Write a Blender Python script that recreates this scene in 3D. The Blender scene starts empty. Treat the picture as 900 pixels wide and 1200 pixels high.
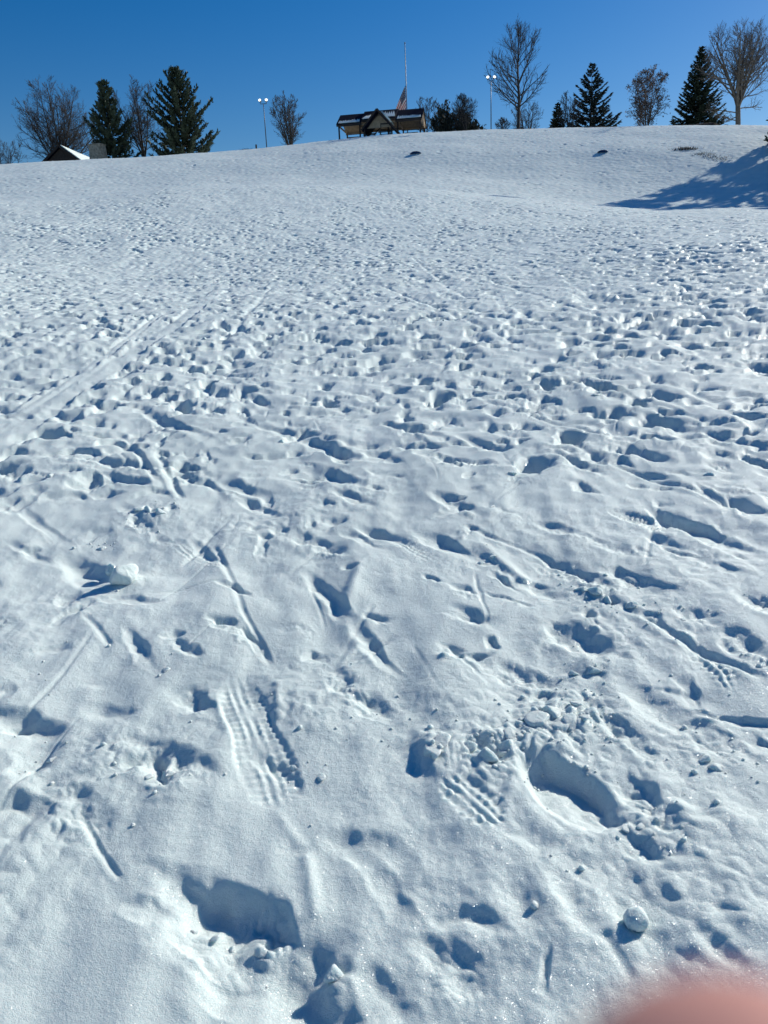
import bpy, bmesh, math, random
import numpy as np
from mathutils import Vector, Matrix, Euler

R = math.radians
S = bpy.context.scene
C = S.collection
random.seed(7)
rng = np.random.default_rng(11)

# ------------------------------------------------------------------ camera
EYE = 1.50
PITCH, ROLL, FPX = 16.0, 2.5, 901.0          # focal length in pixels of the 900x1200 picture
cam_d = bpy.data.cameras.new('camera')
cam = bpy.data.objects.new('camera', cam_d)
C.objects.link(cam)
cam_d.sensor_fit = 'VERTICAL'
cam_d.sensor_height = 24.0
cam_d.lens = FPX / 1200 * 24.0
cam_d.clip_start, cam_d.clip_end = 0.004, 12000
cam_d.dof.use_dof = True
cam_d.dof.focus_distance = 7.0
cam_d.dof.aperture_fstop = 6.6
CAM_M = Matrix.Translation((0, 0, EYE)) @ Matrix.Rotation(R(90 - PITCH), 4, 'X') @ Matrix.Rotation(R(-ROLL), 4, 'Z')
cam.matrix_world = CAM_M
S.camera = cam
CAM_R = np.array(CAM_M.to_3x3())

# ------------------------------------------------------------------ light
SUN_AZ, SUN_EL = 53.0, 28.0                  # to the right of the view, above the horizon
world = bpy.data.worlds.new('World')
S.world = world
world.use_nodes = True
wn, wl = world.node_tree.nodes, world.node_tree.links
bg = wn['Background']
sky = wn.new('ShaderNodeTexSky')
sky.sky_type = 'NISHITA'
sky.sun_disc = False
sky.sun_elevation = R(SUN_EL)
sky.sun_rotation = R(SUN_AZ)
sky.altitude = 300
sky.air_density, sky.dust_density, sky.ozone_density = 1.0, 0.3, 3.0
hsv = wn.new('ShaderNodeHueSaturation')
hsv.inputs['Saturation'].default_value = 1.46
hsv.inputs['Hue'].default_value = 0.508
hsv.inputs['Value'].default_value = 1.0
wl.new(sky.outputs[0], hsv.inputs['Color'])
wl.new(hsv.outputs[0], bg.inputs[0])
bg.inputs[1].default_value = 0.080
sun_d = bpy.data.lights.new('sun', 'SUN')
sun_d.energy, sun_d.angle, sun_d.color = 4.6, R(0.53), (1.0, 0.97, 0.865)
sun = bpy.data.objects.new('sun', sun_d)
C.objects.link(sun)
SUN_DIR = Vector((math.sin(R(SUN_AZ)) * math.cos(R(SUN_EL)), math.cos(R(SUN_AZ)) * math.cos(R(SUN_EL)), math.sin(R(SUN_EL))))
sun.rotation_euler = SUN_DIR.to_track_quat('Z', 'Y').to_euler()
sun.location = (30, 30, 60)
vs = S.view_settings
S.cycles.diffuse_bounces = 2
vs.view_transform, vs.look, vs.gamma, vs.exposure = 'Standard', 'None', 1.0, 0.13
vs.use_curve_mapping = False

# ------------------------------------------------------------------ materials
def mat(name, col, rough=0.8, spec=0.3, noise=None, bump=None, metallic=0.0):
    m = bpy.data.materials.new(name)
    m.use_nodes = True
    n, l = m.node_tree.nodes, m.node_tree.links
    b = n['Principled BSDF']
    b.inputs['Base Color'].default_value = (*col, 1)
    b.inputs['Roughness'].default_value = rough
    b.inputs['Specular IOR Level'].default_value = spec
    b.inputs['Metallic'].default_value = metallic
    tc = n.new('ShaderNodeTexCoord')
    if noise:
        scale, amount = noise
        t = n.new('ShaderNodeTexNoise')
        t.inputs['Scale'].default_value = scale
        t.inputs['Detail'].default_value = 5
        l.new(tc.outputs['Object'], t.inputs['Vector'])
        r = n.new('ShaderNodeValToRGB')
        r.color_ramp.elements[0].position, r.color_ramp.elements[1].position = 0.3, 0.7
        r.color_ramp.elements[0].color = (*[c * (1 - amount) for c in col], 1)
        r.color_ramp.elements[1].color = (*[min(1, c * (1 + amount)) for c in col], 1)
        l.new(t.outputs['Fac'], r.inputs[0])
        l.new(r.outputs[0], b.inputs['Base Color'])
    if bump:
        scale, strength, dist = bump
        t = n.new('ShaderNodeTexNoise')
        t.inputs['Scale'].default_value = scale
        t.inputs['Detail'].default_value = 4
        l.new(tc.outputs['Object'], t.inputs['Vector'])
        bp = n.new('ShaderNodeBump')
        bp.inputs['Strength'].default_value = strength
        bp.inputs['Distance'].default_value = dist
        l.new(t.outputs['Fac'], bp.inputs['Height'])
        l.new(bp.outputs[0], b.inputs['Normal'])
    return m

def snow_material(name, glitter=True):
    m = bpy.data.materials.new(name)
    m.use_nodes = True
    n, l = m.node_tree.nodes, m.node_tree.links
    b = n['Principled BSDF']
    b.inputs['Roughness'].default_value = 0.55
    b.inputs['Specular IOR Level'].default_value = 0.15
    b.inputs['Subsurface Weight'].default_value = 0.6
    b.inputs['Subsurface Radius'].default_value = (0.75, 0.95, 1.0)
    b.inputs['Subsurface Scale'].default_value = 0.018
    geo = n.new('ShaderNodeNewGeometry')
    # slightly uneven whiteness: old packed snow next to fresh crust
    t0 = n.new('ShaderNodeTexNoise')
    t0.inputs['Scale'].default_value = 0.9
    t0.inputs['Detail'].default_value = 6
    l.new(geo.outputs['Position'], t0.inputs['Vector'])
    cr = n.new('ShaderNodeValToRGB')
    cr.color_ramp.elements[0].position, cr.color_ramp.elements[1].position = 0.3, 0.72
    cr.color_ramp.elements[0].color = (0.655, 0.742, 0.728, 1)
    cr.color_ramp.elements[1].color = (0.745, 0.828, 0.808, 1)
    l.new(t0.outputs['Fac'], cr.inputs[0])
    l.new(cr.outputs[0], b.inputs['Base Color'])
    # grains and small crumbs
    t1 = n.new('ShaderNodeTexNoise')
    t1.inputs['Scale'].default_value = 85
    t1.inputs['Detail'].default_value = 5
    t1.inputs['Roughness'].default_value = 0.65
    l.new(geo.outputs['Position'], t1.inputs['Vector'])
    t2 = n.new('ShaderNodeTexNoise')
    t2.inputs['Scale'].default_value = 420
    t2.inputs['Detail'].default_value = 2
    l.new(geo.outputs['Position'], t2.inputs['Vector'])
    bp1 = n.new('ShaderNodeBump')
    bp1.inputs['Strength'].default_value = 0.55
    bp1.inputs['Distance'].default_value = 0.007
    l.new(t1.outputs['Fac'], bp1.inputs['Height'])
    bp2 = n.new('ShaderNodeBump')
    bp2.inputs['Strength'].default_value = 1.0
    bp2.inputs['Distance'].default_value = 0.0026
    l.new(t2.outputs['Fac'], bp2.inputs['Height'])
    l.new(bp1.outputs[0], bp2.inputs['Normal'])
    l.new(bp2.outputs[0], b.inputs['Normal'])
    if glitter:
        v = n.new('ShaderNodeTexVoronoi')
        v.inputs['Scale'].default_value = 520
        l.new(geo.outputs['Position'], v.inputs['Vector'])
        sub = n.new('ShaderNodeVectorMath'); sub.operation = 'SUBTRACT'
        sub.inputs[1].default_value = (0.5, 0.5, 0.5)
        l.new(v.outputs['Color'], sub.inputs[0])
        sc = n.new('ShaderNodeVectorMath'); sc.operation = 'SCALE'
        sc.inputs['Scale'].default_value = 1.7
        l.new(sub.outputs[0], sc.inputs[0])
        ad = n.new('ShaderNodeVectorMath'); ad.operation = 'ADD'
        l.new(sc.outputs[0], ad.inputs[0]); l.new(bp1.outputs[0], ad.inputs[1])
        nm = n.new('ShaderNodeVectorMath'); nm.operation = 'NORMALIZE'
        l.new(ad.outputs[0], nm.inputs[0])
        g = n.new('ShaderNodeBsdfGlossy')
        g.inputs['Roughness'].default_value = 0.16
        g.inputs['Color'].default_value = (0.95, 0.97, 1, 1)
        l.new(nm.outputs[0], g.inputs['Normal'])
        wn_ = n.new('ShaderNodeSeparateColor')
        l.new(v.outputs['Color'], wn_.inputs[0])
        th = n.new('ShaderNodeMath'); th.operation = 'GREATER_THAN'
        th.inputs[1].default_value = 0.70
        l.new(wn_.outputs[2], th.inputs[0])
        mu = n.new('ShaderNodeMath'); mu.operation = 'MULTIPLY'
        mu.inputs[1].default_value = 0.06
        l.new(th.outputs[0], mu.inputs[0])
        mx = n.new('ShaderNodeMixShader')
        l.new(mu.outputs[0], mx.inputs[0]); l.new(b.outputs[0], mx.inputs[1]); l.new(g.outputs[0], mx.inputs[2])
        l.new(mx.outputs[0], n['Material Output'].inputs['Surface'])
    return m

M_SNOW = snow_material('snow')
M_BARK = mat('bark', (0.065, 0.056, 0.05), 0.9, 0.2, (6, 0.35))
M_BARK_PALE = mat('pale_bark', (0.17, 0.14, 0.115), 0.9, 0.2, (6, 0.3))
M_TWIG = mat('twig', (0.058, 0.052, 0.050), 0.9, 0.2, (3, 0.3))
M_TWIG_PALE = mat('pale_twig', (0.16, 0.13, 0.11), 0.9, 0.2, (3, 0.3))
M_SPRUCE = mat('spruce_needles', (0.040, 0.060, 0.042), 0.75, 0.25, (1.3, 0.45))
M_SPRUCE_BLUE = mat('blue_spruce_needles', (0.052, 0.072, 0.070), 0.75, 0.25, (1.3, 0.45))
M_PINE = mat('pine_needles', (0.046, 0.064, 0.040), 0.7, 0.3, (1.1, 0.5))
M_CEDAR = mat('cedar_foliage', (0.055, 0.058, 0.042), 0.8, 0.2, (1.3, 0.45))
M_LEAF = mat('dry_leaves', (0.17, 0.095, 0.06), 0.85, 0.2, (2.0, 0.4))
M_ROOF = mat('dark_shingles', (0.007, 0.011, 0.026), 0.9, 0.04, (2.5, 0.3), (14, 0.4, 0.03))
M_TIMBER = mat('timber', (0.36, 0.265, 0.175), 0.75, 0.25, (3, 0.25))
M_TIMBER_BRIGHTENED = mat('brightened_timber', (0.52, 0.40, 0.27), 0.75, 0.25, (3, 0.2))  # same timber, colour lightened to offset the deep shade inside the gable
M_DARKWOOD = mat('dark_wood', (0.05, 0.038, 0.032), 0.8, 0.2, (4, 0.3))
M_STONE = mat('chimney_stone', (0.30, 0.26, 0.20), 0.9, 0.2, (3.5, 0.35), (6, 0.6, 0.05))
M_STEEL = mat('galvanised_steel', (0.13, 0.135, 0.14), 0.5, 0.5, (8, 0.1), None, 0.6)
M_BLACK = mat('black_housing', (0.03, 0.03, 0.032), 0.5, 0.4)
M_BLUE = mat('blue_plastic', (0.012, 0.05, 0.16), 0.4, 0.5, (5, 0.1))
M_SOIL = mat('bare_soil', (0.05, 0.042, 0.034), 0.95, 0.1, (4, 0.4))
M_GRASS = mat('dry_grass', (0.13, 0.10, 0.06), 0.9, 0.1, (3, 0.4))
M_SKIN = mat('skin', (0.50, 0.25, 0.215), 0.7, 0.2, (120, 0.06))
M_NAIL = mat('nail', (0.66, 0.40, 0.34), 0.3, 0.5)
M_SKIN.node_tree.nodes['Principled BSDF'].inputs['Subsurface Weight'].default_value = 0.0
M_SKIN.node_tree.nodes['Principled BSDF'].inputs['Subsurface Scale'].default_value = 0.0015
M_SLEEVE = mat('dark_sleeve', (0.03, 0.035, 0.05), 0.9, 0.2, (60, 0.3))
M_LENS = bpy.data.materials.new('lit_lens')
M_LENS.use_nodes = True
_b = M_LENS.node_tree.nodes['Principled BSDF']
_b.inputs['Base Color'].default_value = (0.8, 0.82, 0.8, 1)
_b.inputs['Emission Color'].default_value = (0.93, 1.0, 0.97, 1)
_b.inputs['Emission Strength'].default_value = 1.3

# ------------------------------------------------------------------ object helpers
def tag(o, label, cat, group=None, kind=None):
    if label: o['label'] = label
    if cat: o['category'] = cat
    if group: o['group'] = group
    if kind: o['kind'] = kind
    return o

def thing(name, label, cat, loc=(0, 0, 0), rotz=0.0, group=None):
    o = bpy.data.objects.new(name, None)
    o.empty_display_size = 0.3
    C.objects.link(o)
    o.location = loc
    o.rotation_euler = (0, 0, rotz)
    return tag(o, label, cat, group)

def obj_from(name, verts, faces, m, parent=None, smooth=False):
    me = bpy.data.meshes.new(name)
    me.from_pydata([tuple(map(float, v)) for v in verts], [], faces)
    me.update()
    if smooth:
        me.polygons.foreach_set('use_smooth', [True] * len(me.polygons))
    me.materials.append(m)
    o = bpy.data.objects.new(name, me)
    C.objects.link(o)
    if parent is not None:
        o.parent = parent
    return o

class MB:
    """collects boxes, prisms and tubes into one mesh"""
    def __init__(self):
        self.v, self.f = [], []
    def add(self, vs, fs):
        b = len(self.v)
        self.v += [tuple(p) for p in vs]
        self.f += [tuple(i + b for i in f) for f in fs]
        return self
    def box(self, x0, x1, y0, y1, z0, z1):
        vs = [(x, y, z) for z in (z0, z1) for y in (y0, y1) for x in (x0, x1)]
        return self.add(vs, [(0, 2, 3, 1), (4, 5, 7, 6), (0, 1, 5, 4), (2, 6, 7, 3), (0, 4, 6, 2), (1, 3, 7, 5)])
    def bar(self, a, b, w, h):
        """a beam of section w x h from a to b"""
        a, b = Vector(a), Vector(b)
        d = (b - a).normalized()
        s = d.cross(Vector((0, 0, 1)))
        if s.length < 1e-4: s = Vector((1, 0, 0))
        s.normalize()
        u = s.cross(d).normalized()
        vs = [p + s * (i * w / 2) + u * (j * h / 2) for p in (a, b) for i, j in ((-1, -1), (1, -1), (1, 1), (-1, 1))]
        return self.add(vs, [(3, 2, 1, 0), (4, 5, 6, 7), (0, 1, 5, 4), (1, 2, 6, 5), (2, 3, 7, 6), (3, 0, 4, 7)])
    def tube(self, pts, rad, n=6, cap=True):
        pts = [Vector(p) for p in pts]
        rings = []
        for i, p in enumerate(pts):
            d = (pts[min(i + 1, len(pts) - 1)] - pts[max(i - 1, 0)])
            if d.length < 1e-6: d = Vector((0, 0, 1))
            d.normalize()
            s = d.cross(Vector((0.31, 0.95, 0.05)))
            if s.length < 1e-3: s = d.cross(Vector((1, 0, 0)))
            s.normalize()
            u = d.cross(s)
            r = rad[i] if hasattr(rad, '__len__') else rad
            rings.append([p + (s * math.cos(k * 2 * math.pi / n) + u * math.sin(k * 2 * math.pi / n)) * r for k in range(n)])
        vs = [q for r in rings for q in r]
        fs = []
        for i in range(len(pts) - 1):
            for k in range(n):
                a, b = i * n + k, i * n + (k + 1) % n
                fs.append((a, b, b + n, a + n))
        if cap:
            fs.append(tuple(range(n - 1, -1, -1)))
            fs.append(tuple(range((len(pts) - 1) * n, len(pts) * n)))
        return self.add(vs, fs)
    def slab(self, quad, t):
        """a thick sheet: the quad pushed by t along its normal"""
        q = [Vector(p) for p in quad]
        nrm = (q[1] - q[0]).cross(q[-1] - q[0]).normalized()
        n = len(q)
        vs = q + [p + nrm * t for p in q]
        fs = [tuple(range(n - 1, -1, -1)), tuple(range(n, 2 * n))]
        fs += [(i, (i + 1) % n, (i + 1) % n + n, i + n) for i in range(n)]
        return self.add(vs, fs)
    def build(self, name, m, parent=None, smooth=False):
        return obj_from(name, self.v, self.f, m, parent, smooth)

# ------------------------------------------------------------------ picture rays
def ray(px, py):
    d = CAM_R @ np.array([(px - 450.0), -(py - 600.0), -FPX])
    return d / np.linalg.norm(d)

def az_el(px, py):
    d = ray(px, py)
    return math.degrees(math.atan2(d[0], d[1])), math.degrees(math.atan2(d[2], math.hypot(d[0], d[1])))

# ------------------------------------------------------------------ the hill
NEAR_D, CREST_D = 62.0, 118.0
crest_px = [(-300, 204), (-120, 199), (0, 194), (60, 190), (130, 187), (200, 183), (265, 178), (340, 171), (400, 164), (447, 159.5), (500, 156),
            (560, 153), (640, 151), (720, 149), (800, 147.5), (870, 147), (930, 148), (1050, 152), (1250, 160)]
near_px = [(-300, 250), (0, 236), (100, 230), (200, 222), (300, 218), (400, 219), (500, 222), (600, 231), (680, 240), (760, 244), (900, 244), (1250, 246)]
_ca = np.array([az_el(*p) for p in crest_px]); _na = np.array([az_el(*p) for p in near_px])
def _smooth_interp(a, tab):
    r = 0
    for w, o in ((1, -1.2), (2, -0.6), (3, 0), (2, 0.6), (1, 1.2)):
        r = r + w * np.interp(a + o, tab[:, 0], tab[:, 1])
    return r / 9.0
KD = np.array([0, 12, 28, 46, NEAR_D, 72, 84, 101, CREST_D, 125, 150, 400, 3000.0])
def knots(a):
    ec = np.tan(np.radians(_smooth_interp(a, _ca))); en = np.tan(np.radians(_smooth_interp(a, _na)))
    zn = NEAR_D * en + EYE
    zc = CREST_D * ec + EYE
    k1 = 12 * 0.094 + 0 * a; k2 = 28 * 0.098 + 0 * a
    k3 = k2 + (zn - k2) * 0.50
    zd = 72 * en + EYE - 0.15
    z84 = zd + (zc - zd) * 0.20
    z101 = zd + (zc - zd) * 0.66
    return [0 * a, k1, k2, k3, zn, zd, z84, z101, zc, zc + 0.45, zc + 0.9, zc + 0.6, zc - 40]
def H(x, y):
    x = np.asarray(x, float); y = np.asarray(y, float)
    a = np.degrees(np.arctan2(x, y)); d = np.hypot(x, y)
    K = np.stack(knots(np.clip(a, -70, 70)))
    dk = KD.reshape((-1,) + (1,) * a.ndim)
    h = np.diff(KD).reshape((-1,) + (1,) * a.ndim)
    dl = np.diff(K, axis=0) / h
    m = np.zeros_like(K)
    m[0] = dl[0]; m[-1] = dl[-1]
    p = dl[:-1] * dl[1:]
    m[1:-1] = np.where(p > 0, 2 * p / np.where(np.abs(dl[:-1] + dl[1:]) > 1e-9, dl[:-1] + dl[1:], 1), 0)
    i = np.clip(np.searchsorted(KD, d, side='right') - 1, 0, len(KD) - 2)
    take = lambda A, j: np.take_along_axis(A, j[None], 0)[0]
    h_ = np.diff(KD)[i]
    t = np.clip((d - KD[i]) / h_, 0, 1)
    z = ((1 + 2 * t) * (1 - t) ** 2 * take(K, i) + t * (1 - t) ** 2 * h_ * take(m, i)
         + t * t * (3 - 2 * t) * take(K, i + 1) + t * t * (t - 1) * h_ * take(m, i + 1))
    w = np.clip((np.abs(a) - 65) / 70, 0, 1); w = w * w * (3 - 2 * w)
    return z * (1 - w) + w * (-0.07 * d / (1 + d / 300))

def ground_at(px, py, dmax=117.0):
    """where the picture ray meets the hill: x, y"""
    r = ray(px, py)
    s = np.concatenate([np.arange(0.5, 12, 0.01), np.arange(12, dmax * 1.05, 0.05)])
    P = s[:, None] * r
    under = (EYE + P[:, 2]) < H(P[:, 0], P[:, 1])
    k = int(np.argmax(under)) if under.any() else len(s) - 1
    return P[k, 0], P[k, 1]

def gz(x, y):
    return float(H(np.array([x]), np.array([y]))[0])

# gradient noise
_perm = rng.permutation(512).astype(np.int64)
_gx, _gy = np.cos(np.arange(512) * 2.399963), np.sin(np.arange(512) * 2.399963)
def pn(x, y, seed=0):
    x = x + seed * 17.13; y = y + seed * 9.71
    xi, yi = np.floor(x).astype(np.int64), np.floor(y).astype(np.int64)
    xf, yf = x - xi, y - yi
    u, v = xf * xf * xf * (xf * (xf * 6 - 15) + 10), yf * yf * yf * (yf * (yf * 6 - 15) + 10)
    def g(ix, iy, fx, fy):
        k = _perm[(_perm[ix & 511] + iy) & 511]
        return _gx[k] * fx + _gy[k] * fy
    a = g(xi, yi, xf, yf); b = g(xi + 1, yi, xf - 1, yf)
    c = g(xi, yi + 1, xf, yf - 1); e = g(xi + 1, yi + 1, xf - 1, yf - 1)
    return (a + u * (b - a) + v * ((c + u * (e - c)) - (a + u * (b - a)))) * 1.5

# polar sheet round the photographer, finest where the picture looks
d_list = list(np.linspace(0.25, 1.05, 9))
d = 1.05
while d < 3000:
    d_list.append(d)
    step = min(d * d / 980.0, 0.095 if d < 64 else (0.15 if d < 122 else 8 + (d - 128) * 0.12))
    d += max(step, 0.0011)
DS = np.array(d_list)
AZ = np.concatenate([np.arange(-180, -75, 3.0), np.arange(-75, -39, 0.36), np.arange(-39, 39, 0.078), np.arange(39, 75, 0.36), np.arange(75, 180, 3.0)])
AR = np.radians(AZ)
GX = np.outer(DS, np.sin(AR)); GY = np.outer(DS, np.cos(AR))
GH = H(GX, GY)
N0 = np.zeros_like(GH)
GD = DS[:, None] + 0 * GX

near_mask = np.clip((70 - GD) / 14, 0, 1)
# soft hummocks, streaks of sled runs pointing up the hill, and crumbly crust
N0 += 0.030 * pn(GX / 1.5, GY / 1.9, 1) * near_mask + 0.15 * pn(GX / 9, GY / 9, 2) * np.clip(GD / 20, 0, 1) * np.clip((126 - GD) / 20, 0, 1)
N0 += 0.024 * pn(GX / 0.55, GY / 0.8, 3) * near_mask
N0 += 0.012 * pn(GX / 0.20, GY / 0.55, 16) * np.clip((9 - GD) / 4, 0, 1) + 0.005 * pn(GX / 0.09, GY / 0.16, 17) * np.clip((9 - GD) / 4, 0, 1)
_wx = GX + 0.10 * GY
streak = pn(_wx / 0.22, GY / 3.2, 4) * np.clip(0.4 + pn(GX / 3.0, GY / 4.0, 5), 0, 1)
N0 += 0.014 * streak * near_mask
mid = np.clip((GD - 4) / 5, 0, 1) * near_mask
N0 += mid * (0.014 * pn(GX / 0.55, GY / 0.34, 13) + 0.022 * np.abs(pn(GX / 0.30, GY / 0.20, 14)) + 0.016 * pn(GX / 0.15, GY / 0.11, 15) + 0.03 * np.clip(pn(GX / 2.2, GY / 2.2, 18) + .2, 0, 1) * np.abs(pn(GX / 0.17, GY / 0.14, 19)))
crumb = np.clip(pn(GX / 0.9, GY / 0.9, 6) + 0.1, 0, 1)
N0 += near_mask * crumb * (0.016 * np.abs(pn(GX / 0.13, GY / 0.13, 7)) + 0.010 * np.abs(pn(GX / 0.055, GY / 0.055, 8)))
N0 += 0.0035 * pn(GX / 0.17, GY / 0.21, 9) * near_mask
close = np.clip((7 - GD) / 3, 0, 1)
N0 += close * (.0035 * pn(GX / .06, GY / .07, 61) + .0013 * pn(GX / .022, GY / .024, 62) + .0055 * pn(GX / .11, GY / .13, 63)) * np.clip(.55 + .9 * pn(GX / .7, GY / .7, 64), .1, 1.3)
# the steeper hill behind is only lightly trodden
far = np.clip((GD - 58) / 12, 0, 1) * np.clip((175 - GD) / 50, 0, 1)
N0 += far * (0.018 * pn(GX / 0.9, GY / 0.7, 10) + 0.030 * pn(GX / 0.42, GY / 0.36, 12) + 0.05 * pn(GX / 4.2, GY / 3.2, 11))

def smooth01(e0, e1, v):
    t = np.clip((v - e0) / (e1 - e0), 0, 1)
    return t * t * (3 - 2 * t)

def window(x, y, rad):
    dd, aa = math.hypot(x, y), math.degrees(math.atan2(x, y))
    da = math.degrees(math.asin(min(0.99, rad / max(dd, rad * 1.02))))
    r0, r1 = np.searchsorted(DS, dd - rad), np.searchsorted(DS, dd + rad)
    c0, c1 = np.searchsorted(AZ, aa - da), np.searchsorted(AZ, aa + da)
    return slice(r0, r1), slice(c0, c1)

def stamp(x, y, ang, L, W, depth, rim=0.07, tilt=0.0, tread=0.0, rough=0.0, soft=0.42, waist=0.18, power=2.4, warp=1.0, asym=.85):
    """press one boot print into the sheet; ang = direction of its length, L and W in metres"""
    sl = window(x, y, L * 0.5 * 1.9 + 0.08)
    X, Y = GX[sl], GY[sl]
    if X.size == 0: return
    ca, sa = math.cos(ang), math.sin(ang)
    X2 = X + warp * (W * .22 * pn(X / 0.16, Y / 0.16, 21) + .007 * pn(X / 0.05, Y / 0.05, 22))
    Y2 = Y + warp * (W * .22 * pn(X / 0.16, Y / 0.16, 27) + .007 * pn(X / 0.05, Y / 0.05, 28))
    u = ((X2 - x) * ca + (Y2 - y) * sa); v = (-(X2 - x) * sa + (Y2 - y) * ca)
    un = u / (L / 2)
    wid = (W / 2) * (1 - waist * np.exp(-((un + 0.1) / 0.33) ** 2) + 0.10 * np.clip(un, -1, 1))
    p = (np.abs(un) ** power + np.abs(v / wid) ** power) ** (1 / power)
    dep = depth * (1 + tilt * np.clip(un, -1, 1)) * (1 + .25 * pn(X / 0.13, Y / 0.13, 29))
    # on a slope the uphill wall is the tall one, the downhill lip runs out level
    hw = math.hypot(L / 2 * (.5 * ca + .866 * sa), W / 2 * (-.5 * sa + .866 * ca))
    side = ((X2 - x) * .5 + (Y2 - y) * .866) / hw
    dep = dep * np.clip(.70 * asym + .03 + (asym + .08) * side if asym > .6 else .7 + asym * side, 0.0, 1.4)
    inside = smooth01(1 + soft * (1 + .8 * np.clip(side, 0, 1)), 1 - soft, p)
    N0[sl] -= inside * dep * np.clip(1 + N0[sl] / 0.16, 0.3, 1.25)
    N0[sl] += rim * depth * np.exp(-((p - 1.5) / 0.3) ** 2) * (0.5 + 1.2 * pn(X / 0.10, Y / 0.10, 23))
    if tread:
        tr = np.where(np.abs(v) < W * 0.16, .25, .8) * np.cos(u / 0.0155 * math.pi) + np.cos(v / 0.0135 * math.pi) * np.where(np.abs(v) < W * .22, .8, .35)
        N0[sl] += inside * tread * tr * np.clip(pn(X / 0.09, Y / 0.09, 24) + 0.75, 0, 1)
    if rough:
        N0[sl] += inside * rough * (pn(X / 0.06, Y / 0.06, 25) * .8 + np.abs(pn(X / 0.03, Y / 0.03, 26)) * 0.5)

def on_(t, l, gt, X, Y):
    fade = smooth01(0, .12, gt) * smooth01(1, .88, gt)
    return ((t >= 0) & (t < l)) * fade * np.clip(.75 + .8 * pn(X / .5, Y / .5, 33), .1, 1.1)

def line_stamp(pts, W, depth, soft=0.35, profile='groove'):
    depth = min(depth, W * (.34 if profile == 'groove' else .2))
    """a groove (depth > 0) or ridge (depth < 0) along world points"""
    for (x0, y0), (x1, y1) in zip(pts[:-1], pts[1:]):
        L = math.hypot(x1 - x0, y1 - y0)
        n = max(1, int(L / 4.0))
        for k in range(n):
            ax, ay = x0 + (x1 - x0) * k / n, y0 + (y1 - y0) * k / n
            bx, by = x0 + (x1 - x0) * (k + 1) / n, y0 + (y1 - y0) * (k + 1) / n
            l = L / n
            sl = window((ax + bx) / 2, (ay + by) / 2, l / 2 + W * 2)
            X, Y = GX[sl], GY[sl]
            if X.size == 0: continue
            ux, uy = (bx - ax) / l, (by - ay) / l
            t = (X - ax) * ux + (Y - ay) * uy
            v = (-(X - ax) * uy + (Y - ay) * ux)
            v = v + 0.35 * W * pn(X / 0.25, Y / 0.25, 31)
            up_ = (1 if -uy * .5 + ux * .866 > 0 else -1) * v / (W * .5)
            v = np.abs(v)
            gt = (t + k * l) / L
            on = on_(t, l, gt, X, Y)
            if profile == 'groove':
                prof = smooth01(W / 2 * (1 + soft), W / 2 * (1 - soft), v) if W > .13 else np.exp(-(v / (W * .48)) ** 2)
                N0[sl] -= on * (prof * depth * (1 if W > .13 else np.clip(.7 + .8 * up_, .0, 1.5)) - 0.10 * depth * np.exp(-((v - W * 0.75) / (W * 0.18)) ** 2))
            else:
                N0[sl] += on * depth * np.exp(-(v / (W / 2)) ** 2)

def G(*pp):
    return [ground_at(a, b) for a, b in pp]

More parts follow.
